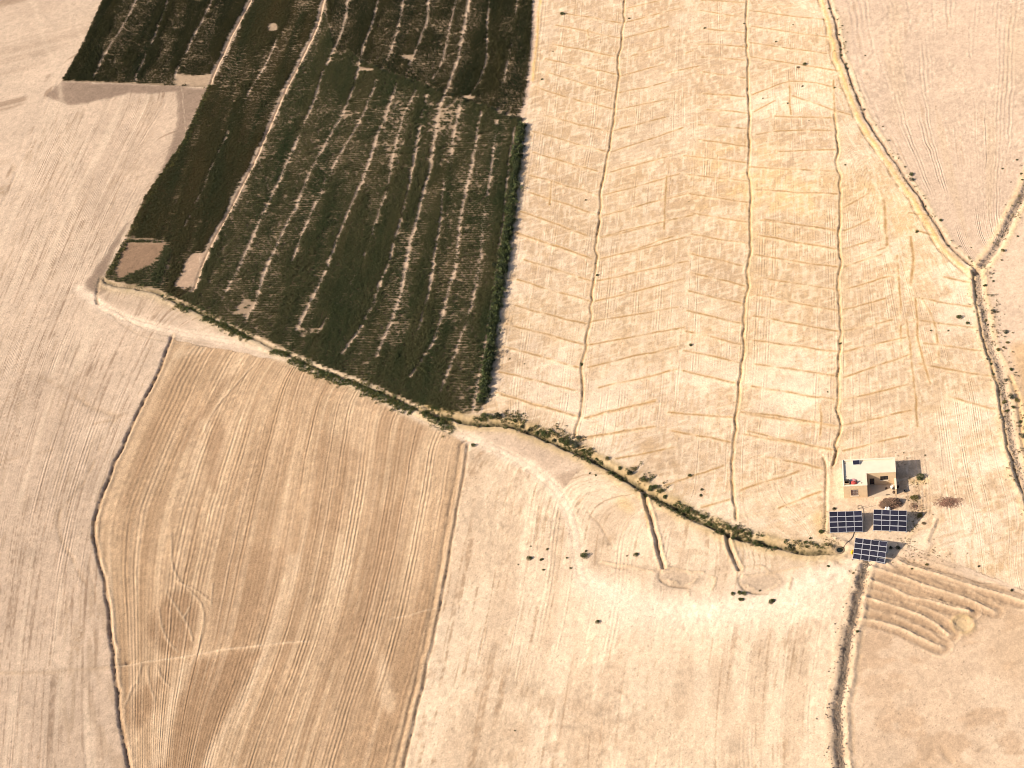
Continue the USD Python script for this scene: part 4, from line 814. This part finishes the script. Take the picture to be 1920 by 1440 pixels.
# ------------------------------------------------------------------ the house
WALLM = mat('mud_plaster', (.60, .445, .285), .95, vary=.14, scale=1.6, bump=.012, bscale=14, spec=.1)
ROOFM = mat('roof_plaster', (.68, .585, .46), .95, vary=.10, scale=.9, bump=.01, bscale=8, spec=.1)
DARKWOOD = mat('dark_wood', (.06, .04, .035), .7, vary=.3, scale=9)
BLACKM = mat('dark_interior', (.035, .028, .024), .9)
WHITEP = mat('pale_paint', (.62, .54, .47), .6, vary=.15, scale=10)
IRON = mat('rusty_iron', (.16, .075, .055), .7, vary=.3, scale=12)
SILL = mat('sill_plaster', (.66, .56, .44), .9, vary=.1, scale=6)
GALV = mat('galvanised_steel', (.42, .42, .44), .5, metallic=.3, vary=.15, scale=5)
ALU = mat('aluminium', (.44, .44, .48), .5, metallic=.2)
PVG = usdkit.material(stage, '/World/Looks/solar_glass', {
    'tc': ('texture_coordinate', {}), 'b': ('brick_texture', {'offset': 0.0, 'squash': 1.0, 'color1': (.012, .013, .026), 'color2': (.018, .016, .028), 'mortar': (.03, .031, .05), 'scale': 1.0, 'mortar_size': .006, 'brick_width': .165, 'row_height': .165, 'bias': 0.0}),
    'o': ('object_info', {}), 'mr': ('math', {'math_type': 'multiply_add', 'value2': .5, 'value3': .75}), 'm': ('mix', {'mix_type': 'multiply', 'fac': 1.0}),
    'p': ('principled_bsdf', {'roughness': .30, 'specular_ior_level': .18})},
    [('tc.object', 'b.vector'), ('o.random', 'mr.value1'), ('b.color', 'm.color1'), ('mr.value', 'm.color2'), ('m.color', 'p.base_color')], surface='p.BSDF')

fl = at(*[1540 + 513 / 12, 840 + 1132 / 12]); fr = at(*[1540 + 1042 / 12, 840 + 1108 / 12])
HYAW = math.atan2((fr - fl)[1], (fr - fl)[0]); RW = float(np.linalg.norm(fr - fl))
HZ = zat(fl[0] + 2, fl[1] + 2) - .03
house = thing('house', 'L-shaped flat-roofed mud plaster house with a barred front window beside the solar arrays', 'house', (fl[0], fl[1], HZ), HYAW)
WIN_W, DEP, WING_Y, HGT = 10.45, 6.95, 3.15, 3.72
def mbox(x0_, x1_, y0_, y1_, z0_, z1_): return manifold3d.Manifold.cube((x1_ - x0_, y1_ - y0_, z1_ - z0_)).translate((x0_, y0_, z0_))
outer = mbox(0, RW, 0, DEP, -.3, HGT) + mbox(RW - .5, WIN_W, WING_Y, DEP, -.3, HGT)
t_ = .30
inner = mbox(t_, RW - t_, t_, DEP - t_, 0, HGT + 1) + mbox(RW - t_ - .1, WIN_W - t_, WING_Y + t_, DEP - t_, 0, HGT + 1)
DX0, DX1, DH = RW + .62, RW + 1.52, 2.05
WX0, WX1, WZ0, WZ1 = RW + 2.70, RW + 4.25, 1.42, 2.62
FX0, FX1, FZ0, FZ1 = 1.42, 2.86, .72, 2.55
cut = mbox(DX0, DX1, WING_Y - .2, WING_Y + t_ + .1, .02, DH) + mbox(WX0, WX1, WING_Y - .2, WING_Y + t_ + .1, WZ0, WZ1) + mbox(FX0, FX1, -.2, t_ + .1, FZ0, FZ1)
shell = outer - inner - cut
part(house, 'wall', shell, WALLM)
# roof: a slab between the wall tops, with a rounded mud lip laid over the walls
zr = HGT - .09
poly_in = Polygon([(t_ - .02, t_ - .02), (RW - t_ + .02, t_ - .02), (RW - t_ + .02, WING_Y + t_ - .02), (WIN_W - t_ + .02, WING_Y + t_ - .02), (WIN_W - t_ + .02, DEP - t_ + .02), (t_ - .02, DEP - t_ + .02)])
slab = trimesh.creation.extrude_polygon(poly_in, .22, engine='earcut'); slab.apply_translation((0, 0, zr - .22))
roof = part(house, 'roof', slab, ROOFM)
poly_out = Polygon([(-.05, -.05), (RW + .05, -.05), (RW + .05, WING_Y - .05), (WIN_W + .05, WING_Y - .05), (WIN_W + .05, DEP + .05), (-.05, DEP + .05)])
lip = trimesh.creation.extrude_polygon(poly_out.difference(poly_in.buffer(-.01)), .10, engine='earcut'); lip.apply_translation((0, 0, HGT + .004))
part(house, 'parapet', lip, ROOFM)
part(house, 'roof_edge', cat([box(.22, DEP - .2, .18, (.12, DEP / 2, HGT + .19), .04)]), ROOFM)
door = part(house, 'door', box(DX1 - DX0 - .06, .05, DH - .06, ((DX0 + DX1) / 2, WING_Y + .20, DH / 2), .006), DARKWOOD)
part(door, 'frame', cat([box(.06, .1, DH, (DX0 + .031, WING_Y + .12, DH / 2 + .02)), box(.06, .1, DH, (DX1 - .031, WING_Y + .12, DH / 2 + .02)), box(DX1 - DX0, .1, .06, ((DX0 + DX1) / 2, WING_Y + .12, DH - .012))]), BLACKM)
part(door, 'handle', box(.03, .06, .16, (DX1 - .16, WING_Y + .15, 1.05), .008), GALV)
win = part(house, 'window', box(WX1 - WX0, .04, WZ1 - WZ0, ((WX0 + WX1) / 2, WING_Y + .14, (WZ0 + WZ1) / 2)), BLACKM)
part(win, 'sill', box(WX1 - WX0 + .16, .22, .09, ((WX0 + WX1) / 2, WING_Y - .02, WZ0 - .05), .02), SILL)
part(win, 'frame', cat([box(.05, .08, WZ1 - WZ0, (x_, WING_Y + .07, (WZ0 + WZ1) / 2)) for x_ in (WX0 + .03, (WX0 + WX1) / 2, WX1 - .03)] + [box(WX1 - WX0, .08, .05, ((WX0 + WX1) / 2, WING_Y + .075, z_)) for z_ in (WZ0 + .03, WZ1 - .03)]), BLACKM)
fwin = part(house, 'window', box(FX1 - FX0, .04, FZ1 - FZ0, ((FX0 + FX1) / 2, .22, (FZ0 + FZ1) / 2)), WHITEP)
tag(fwin, 'pale front window behind rusty bars')
part(fwin, 'frame', cat([box(.09, .10, FZ1 - FZ0, (x_, .07, (FZ0 + FZ1) / 2)) for x_ in (FX0 + .045, FX1 - .045)] + [box(FX1 - FX0 - .18, .10, .08, ((FX0 + FX1) / 2, .07, z_)) for z_ in (FZ0 + .04, FZ1 - .04)]), IRON)
for k in range(4):
    part(fwin, 'bar', box(.055, .05, FZ1 - FZ0 - .18, (FX0 + .33 + k * .26, .05, (FZ0 + FZ1) / 2)), IRON)
part(fwin, 'cross_bar', cat([box(FX1 - FX0 - .2, .04, .05, ((FX0 + FX1) / 2, .095, FZ0 + z_)) for z_ in (.55, 1.15)]), IRON)
part(fwin, 'sill', box(FX1 - FX0 + .2, .2, .08, ((FX0 + FX1) / 2, -.03, FZ0 - .045), .02), SILL)
# courtyard wall on the right with its return
cw = [box(.32, 2.75, 1.9, (WIN_W - .16, WING_Y - 1.39, .95 - .15), .03)]
wallr = part(house, 'courtyard_wall', cat(cw), WALLM)
part(wallr, 'coping', box(.40, 2.8, .08, (WIN_W - .16, WING_Y - 1.41, 1.795), .03), ROOFM)
part(house, 'yard_floor', box(WIN_W - RW - .45, WING_Y - .1, .12, ((RW + WIN_W) / 2 - .15, WING_Y / 2 - .05, .02), .03), mat('packed_earth', (.52, .41, .30), .95, vary=.12, scale=1.5))

def hpos(x, y, z=0.0):
    c, s_ = math.cos(HYAW), math.sin(HYAW)
    return (fl[0] + c * x - s_ * y, fl[1] + s_ * x + c * y, HZ + z)

# ------------------------------------------------------------------ solar arrays
def panel_parts(parent, w, h, origin, e1, e2, nrm):
    """One framed panel: the frame with its glass as a sub-part."""
    def put(mesh_):
        M_ = np.eye(4); M_[:3, 0], M_[:3, 1], M_[:3, 2], M_[:3, 3] = e1, e2, nrm, origin
        mesh_.apply_transform(M_); return mesh_
    fw = .032
    fr_ = cat([box(w, fw, .04, (w / 2, fw / 2, .02)), box(w, fw, .04, (w / 2, h - fw / 2, .02)), box(fw, h - 2 * fw, .04, (fw / 2, h / 2, .02)), box(fw, h - 2 * fw, .04, (w - fw / 2, h / 2, .02))])
    p_ = part(parent, 'panel', put(fr_), ALU)
    part(p_, 'glass', put(box(w - 2 * fw, h - 2 * fw, .02, (w / 2, h / 2, .018))), PVG)

def fit_array(bl, br, tilt, low=.62):
    """Ground position and heading of a tilted rack whose lower corners appear at two points of the photograph."""
    a, b = at(*bl, z=low), at(*br, z=low)
    return a, math.atan2((b - a)[1], (b - a)[0]), float(np.linalg.norm((b - a)[:2]))

def solar_array(label, bl, br, tilt, rows_h, missing=()):
    a, yaw, w = fit_array(bl, br, tilt)
    gz = zat(a[0], a[1])
    t = thing('solar_array', label, 'solar panels', (a[0], a[1], gz), yaw, group='solar arrays in front of the house')
    lowz = .62 - gz
    ct, st = math.cos(tilt), math.sin(tilt)
    e1, e2, nr = np.array([1.0, 0, 0]), np.array([0, ct, st]), np.array([0, -st, ct])
    gap = .055
    pw, ph = (w - 3 * gap) / 4, (rows_h - 3 * gap) / 4
    jr = np.random.default_rng(int(abs(bl[0])))
    for r_ in range(4):
        for c_ in range(4):
            if (r_, c_) in missing:                                               # slipped off its clamps: it hangs lower and crooked
                dt = math.radians(-17); f1 = e1 * math.cos(.07) - e2 * math.sin(.07); f2 = e2 * math.cos(dt) - nr * math.sin(dt) + e1 * math.sin(.07); f2 /= np.linalg.norm(f2)
                f2 = f2 - f1 * (f1 @ f2); f2 /= np.linalg.norm(f2); n2_ = np.cross(f1, f2)
                panel_parts(t, pw, ph, np.array([0, 0, lowz]) + e1 * (c_ * (pw + gap) - .1) - e2 * .12 - nr * .42, f1, f2, n2_); continue
            panel_parts(t, pw, ph, np.array([0, 0, lowz]) + e1 * c_ * (pw + gap) + e2 * r_ * (ph + gap) + nr * jr.uniform(.05, .062), e1, e2, nr)
    O = np.array([0, 0, lowz])
    for k in range(5):                                                            # purlins, showing as pale lines in the joints
        y_ = np.clip(k * (ph + gap) - gap / 2, .03, rows_h - .03)
        M_ = np.eye(4); M_[:3, 0], M_[:3, 1], M_[:3, 2], M_[:3, 3] = e1, e2, nr, O + e2 * y_ + e1 * w / 2 + nr * .012
        b_ = box(w + .06, .08, .06); b_.apply_transform(M_); part(t, 'rail', b_, ALU)
    for k in range(5):
        x_ = np.clip(k * (pw + gap) - gap / 2, .04, w - .04)
        M_ = np.eye(4); M_[:3, 0], M_[:3, 1], M_[:3, 2], M_[:3, 3] = e1, e2, nr, O + e2 * rows_h / 2 + e1 * x_ + nr * -.055
        b_ = box(.10, rows_h, .07); b_.apply_transform(M_); part(t, 'rafter', b_, GALV)
        if k in (0, 2, 4):
            for y_ in (.35, rows_h - .5):
                top = O + e1 * x_ + e2 * y_ - nr * .09
                part(t, 'post', cat([box(.08, .08, top[2] + .25, (top[0], top[1], (top[2] - .25) / 2)), box(.3, .3, .1, (top[0], top[1], .02), .01)]), GALV)
            hi, lo_ = O + e1 * x_ + e2 * (rows_h - .5) - nr * .09, O + e1 * x_ + e2 * .35
            part(t, 'brace', tube((x_, hi[1], .12), (x_, O[1] + .35 * ct + (hi[1] - O[1]) * .35, lowz + .9 * st), .025), GALV)
    return t
zp = lambda x, y: (1540 + x / 9.6, 940 + y / 9.6)
TILT = math.radians(33)
solar_array('left solar array of sixteen dark panels, nearest the ditch in front of the house', zp(158, 562), zp(745, 545), TILT, 4.12)
solar_array('right solar array of sixteen dark panels in front of the brushwood pile', zp(932, 520), zp(1528, 545), TILT, 4.12)
solar_array('lowest solar array with its bottom right panel hanging crooked, above the ditch', zp(565, 1030), zp(1142, 1106), TILT, 4.1, missing=((0, 3),))
# panel on the roof
rp = thing('rooftop_solar_unit', 'small dark solar panel standing on the back of the house roof', 'solar panel', hpos(2.15, 5.55, zr), HYAW + .03)
tl = math.radians(28); E2 = np.array([0, math.cos(tl), math.sin(tl)]); NR = np.array([0, -math.sin(tl), math.cos(tl)])
panel_parts(rp, 1.36, .92, np.array([0, 0, .12]), np.array([1.0, 0, 0]), E2, NR)
for x_ in (.15, 1.21):
    part(rp, 'stand', cat([tube((x_, .06, 0), (x_, .06, .16), .02), tube((x_, .74, 0), (x_, .74, .52), .02), tube((x_, .06, .03), (x_, .74, .03), .015)]), GALV)

# ------------------------------------------------------------------ things on the roof and in the yard
def lump(rx, ry, rz, seed, amp=.25, sub=3, flat=True):
    t = trimesh.creation.icosphere(subdivisions=sub)
    v = np.array(t.vertices); nn = noise2(v[:, 0] * 1.7 + seed, v[:, 1] * 1.7 + v[:, 2] * 2.1, seed) + .5 * noise2(v[:, 0] * 4 + v[:, 2] * 3, v[:, 1] * 4, seed + 1)
    v = v * (1 + amp * (nn - .75))[:, None] * [rx, ry, rz]
    v[:, 2] = np.maximum(v[:, 2], -rz * .35) + rz * .35
    t.vertices = v; return t
RED = mat('red_cloth', (.46, .07, .06), .85, vary=.35, scale=5)
PINKC = mat('pink_cloth', (.62, .30, .30), .85, vary=.25, scale=5)
def xf(mesh_, loc=(0, 0, 0), rz=0.0):
    M_ = trimesh.transformations.rotation_matrix(rz, (0, 0, 1)); M_[:3, 3] = loc
    mesh_.apply_transform(M_); return mesh_
rb = thing('cloth_bundle', 'red cloth bundle on the front edge of the house roof', 'bundle', hpos(2.05, .78, zr), HYAW)
part(rb, 'bundle', lump(.62, .42, .42, 3), RED, 50); part(rb, 'knot', xf(lump(.2, .2, .18, 5), (.45, .12, .38)), DARKWOOD, 50)
rb2 = thing('cloth_sheet', 'pink cloth sheet spread behind the red bundle on the roof', 'cloth', hpos(1.85, 1.45, zr), HYAW)
part(rb2, 'sheet', lump(.85, .42, .16, 8, .5), PINKC, 50); part(rb2, 'fold', xf(lump(.35, .25, .14, 9, .5), (-.35, .05, .12)), WHITEP, 50)
tk = thing('open_crate', 'open crate with a dark inside at the left corner of the house roof', 'crate', hpos(.72, .80, zr), HYAW)
part(tk, 'side', cat([box(.95, .05, .62, (0, s_ * .42, .31)) for s_ in (-1, 1)] + [box(.05, .79, .62, (s_ * .45, 0, .31)) for s_ in (-1, 1)]), mat('old_board', (.36, .26, .17), .9, vary=.3, scale=7))
part(tk, 'floor', box(.84, .78, .04, (0, 0, .03)), BLACKM)
part(tk, 'lid', xf(box(.98, .5, .04, (0, 0, 0)), (0, .30, .665)), BLACKM)
for lab_, x_, y_, s_, sd in (('small brown stone on the back left corner of the house roof', .55, 6.2, .17, 21), ('small brown stone by the front right corner of the house roof', 3.55, .75, .16, 22), ('pale stone on the left side of the house roof', .6, 2.6, .12, 23)):
    st_ = thing('stone', lab_, 'stone', hpos(x_, y_, zr), brng.uniform(0, 6)); part(st_, 'stone', lump(s_, s_ * .8, s_ * .7, sd), STONEM, 40)
pl_ = thing('roof_pole', 'thin dark pole standing at the back edge of the house roof', 'pole', hpos(7.4, 7.15, 0), 0)
part(pl_, 'pole', tube((0, 0, -.2), (0, 0, 4.9), .035), IRON); part(pl_, 'clamp', box(.1, .24, .08, (0, -.08, 3.4)), GALV)

CLAY, WHITEM, BLACKP = mat('dark_clay', (.09, .06, .045), .8), mat('white_plastic', (.72, .70, .68), .5), mat('black_plastic', (.03, .03, .034), .5)
def lathe(prof, n=18): return trimesh.creation.revolve(np.array(prof, float), sections=n)
def pot(label, x, y, s_, mat_, name='pot'):
    t = thing(name, label, name.replace('_', ' '), hpos(x, y, .08), 0, s_)
    part(t, 'body', lathe([(0, 0), (.16, 0), (.24, .14), (.22, .30), (.13, .40), (.15, .46), (.11, .46), (.10, .38), (0, .06)]), mat_, 40)
    part(t, 'handle', cat([tube((.13, 0, .42), (.26, 0, .36), .018), tube((.26, 0, .36), (.23, 0, .22), .018)]), mat_)
    return t
pot('dark pot on the courtyard floor near the wing wall', RW + 3.75, 1.9, .9, CLAY)
pot('white jug against the inside of the courtyard wall', RW + 4.95, 2.15, 1.5, WHITEM, 'jug')
pot('black pot standing before the white jug in the courtyard', RW + 5.15, 1.75, 1.0, BLACKP)
pot('dark pot at the open end of the courtyard wall', RW + 5.2, .75, 1.25, CLAY)
pk = thing('plank', 'short dark plank lying on the courtyard floor', 'plank', hpos(RW + 4.0, .35, .10), HYAW + .12)
part(pk, 'board', box(.85, .14, .05, (0, 0, .03), .008), DARKWOOD); part(pk, 'batten', box(.08, .3, .05, (-.2, 0, .082), .008), DARKWOOD)
def drum(label, px, py, s_, m_):
    t = thing('bucket', label, 'bucket', on(px, py, -.02), brng.uniform(0, 6), s_)
    part(t, 'body', lathe([(0, 0), (.22, 0), (.28, .5), (.30, .52), (.30, .55), (.26, .55), (.21, .05), (0, .05)]), m_, 40)
    part(t, 'handle', hose([(.28 * math.cos(a), .05, .55 + .22 * math.sin(a)) for a in np.linspace(0, math.pi, 8)], .012), GALV)
drum('black bucket in the shade behind the courtyard wall', 1540 + 1885 / 12, 840 + 985 / 12, 1.0, BLACKP)
drum('small dark bucket leaning by the courtyard wall outside', 1540 + 1725 / 12, 840 + 890 / 12, .8, BLACKP)

# brushwood pile, scattered brushwood, sacks
def twigs(n, rx, ry, rz, L, r, seed, flat=False):
    gg = np.random.default_rng(seed); ms = []
    for i in range(n):
        a, q_ = gg.uniform(0, 6.28), math.sqrt(gg.random()); x, y = rx * q_ * math.cos(a), ry * q_ * math.sin(a)
        zt = rz * max(0.0, 1 - q_ ** 2) * (.6 + .5 * gg.random()) + .03
        az, el = gg.uniform(0, 6.28), gg.normal(0, .12 if flat else .4); l_ = L * gg.uniform(.4, 1.2)
        d = np.array([math.cos(az) * math.cos(el), math.sin(az) * math.cos(el), math.sin(el)]) * l_ / 2
        c = np.array([x, y, zt]); p0, p1 = c - d, c + d
        p0[2], p1[2] = max(p0[2], .01), max(p1[2], .02)
        ms.append(tube(p0, p1, r * gg.uniform(.6, 1.4), 3))
    return cat(ms)
BRUSH, BRUSH2 = mat('brushwood', (.16, .09, .06), .95, c2=(.42, .27, .19), scale=3.5), mat('brushwood_core', (.12, .075, .05), .95, vary=.4, scale=4, bump=.05, bscale=9)
REDB = mat('reddish_brushwood', (.30, .165, .115), .95, vary=.35, scale=3)
bp = thing('brushwood_pile', 'big rounded pile of brown brushwood between the house and the right solar array', 'brushwood pile', on(*zh(905, 672)), HYAW + .05)
part(bp, 'heap', lump(2.05, 1.05, 1.05, 31, .4, 4), BRUSH2, False)
tag(part(bp, 'twigs', twigs(650, 2.35, 1.25, 1.55, .75, .022, 41), BRUSH), kind='stuff')
tag(part(bp, 'leaves', xf(leaves(380, 2.3, 1.2, 1.6, .16, 42, upright=.6)), REDB), kind='stuff')
def np_scatter_twigs(n, rx, ry, seed):
    gg = np.random.default_rng(seed); ms = []
    for i in range(n):
        x, y = gg.normal(0, .42, 2); x, y = x * rx + .25 * math.sin(y * 5), y * ry; az = gg.uniform(0, 6.28); l_ = gg.uniform(.12, .45); z_ = .03 + .18 * math.exp(-(x * x + y * y)) * gg.random()
        ms.append(tube((x - l_ * math.cos(az), y - l_ * math.sin(az), z_), (x + l_ * math.cos(az), y + l_ * math.sin(az), z_ + gg.uniform(-.02, .12)), gg.uniform(.014, .035), 3))
    return cat(ms)
bs = thing('brushwood_scatter', 'flat patch of reddish brown brushwood on the ground right of the house', 'brushwood', on(*zh(1482, 650)), HYAW)
part(bs, 'heap', lump(1.0, .55, .16, 33, .7, 3), BRUSH2, False)
tag(part(bs, 'twigs', np_scatter_twigs(520, 2.5, 1.35, 43), REDB), kind='stuff')
tag(part(bs, 'leaves', xf(leaves(160, 1.7, 1.1, .2, .14, 44, upright=.4)), REDB), kind='stuff')
bs2 = thing('brushwood_scatter', 'thin litter of brown twigs beside the right corner of the right solar array', 'brushwood', on(*zh(1150, 690)), HYAW)
part(bs2, 'heap', lump(.6, .4, .12, 34, .5, 2), BRUSH2, False); tag(part(bs2, 'twigs', twigs(110, 1.3, .9, .15, .4, .016, 45, True), REDB), kind='stuff')
for k, (x_, lab_) in enumerate(((862, 'white sack behind the top edge of the right solar array, left one'), (888, 'white sack behind the top edge of the right solar array, right one'))):
    sk = thing('sack', lab_, 'sack', on(*zh(x_, 728), .0), HYAW + .1); part(sk, 'bag', lump(.30, .24, .75, 51 + k, .2), WHITEM, 50); part(sk, 'tie', xf(lump(.08, .08, .1, 53 + k), (0, 0, .95)), WHITEM, 50)
# standpipe, hoses, jerrycan, well
sp = thing('standpipe', 'dark standpipe with a bent outlet between the house and the left solar array', 'pipe', on(*zh(581, 715)), HYAW)
part(sp, 'pipe', tube((0, 0, -.2), (0, 0, 1.05), .06, 8), BLACKP); part(sp, 'outlet', hose([(0, 0, 1.0), (.12, 0, 1.1), (.25, 0, 1.02), (.3, 0, .85)], .045, 6), BLACKP); part(sp, 'valve', box(.16, .05, .05, (0, -.08, .75), .01), IRON)
HOSEM, CABLE = mat('black_hose', (.045, .042, .045), .6), mat('grey_cable', (.16, .14, .13), .7)
def ground_hose(label, pts, r, m_, name='hose', cat_='hose'):
    P = densify(W([zh(*q_) for q_ in pts]), .5, .08, 3)
    P3 = [(p[0], p[1], zat(p[0], p[1]) + r + .01) for p in P]
    o = np.array(P3[0]); t = usdkit.mesh(stage, numbered('/World', name), hose([tuple(np.array(q_)) for q_ in P3], r), m_).GetPrim()
    tag(t, label, cat_)
ground_hose('dark hose running from the left solar array down to the well', [(542, 955), (530, 1000), (510, 1030), (480, 1055), (450, 1085), (415, 1110)], .06, HOSEM)
ground_hose('grey cable lying from the standpipe towards the brushwood pile', [(590, 715), (640, 712), (700, 695), (760, 682)], .028, CABLE, 'cable', 'cable')
ground_hose('dark cable looping from the standpipe past the right side of the left solar array', [(585, 690), (610, 680), (632, 700), (642, 740), (640, 790), (645, 840)], .035, HOSEM, 'cable', 'cable')
jc = thing('jerrycan', 'bright yellow jerrycan at the left corner of the lowest solar array', 'jerrycan', on(*zh(525, 1162)), .4)
YEL = mat('yellow_plastic', (.85, .50, .02), .45, vary=.08, scale=3)
part(jc, 'body', box(.62, .34, .82, (0, 0, .41), .05), YEL); part(jc, 'handle', hose([(-.15, 0, .80), (-.12, 0, .95), (.12, 0, .95), (.15, 0, .80)], .035, 6), YEL); part(jc, 'cap', tube((.22, 0, .8), (.22, 0, .9), .06, 10), BLACKP)
wl = thing('well', 'dark round well with an earth rim feeding the main ditch', 'well', (wx, wy, -.27), 0)
part(wl, 'rim', lathe([(.62, -.3), (.62, .10), (.70, .16), (.92, .10), (1.05, -.10), (.8, -.3)], 20), mat('wet_mud', (.20, .15, .10), .9, vary=.3, scale=4), 40)
part(wl, 'water', lathe([(0, .02), (.62, .02), (.62, -.06), (0, -.06)], 20), mat('dark_water', (.012, .016, .012), .12, spec=.5))
part(wl, 'weed', xf(leaves(60, .4, .35, .3, .16, 77), (.45, .25, .05)), CROP_D)
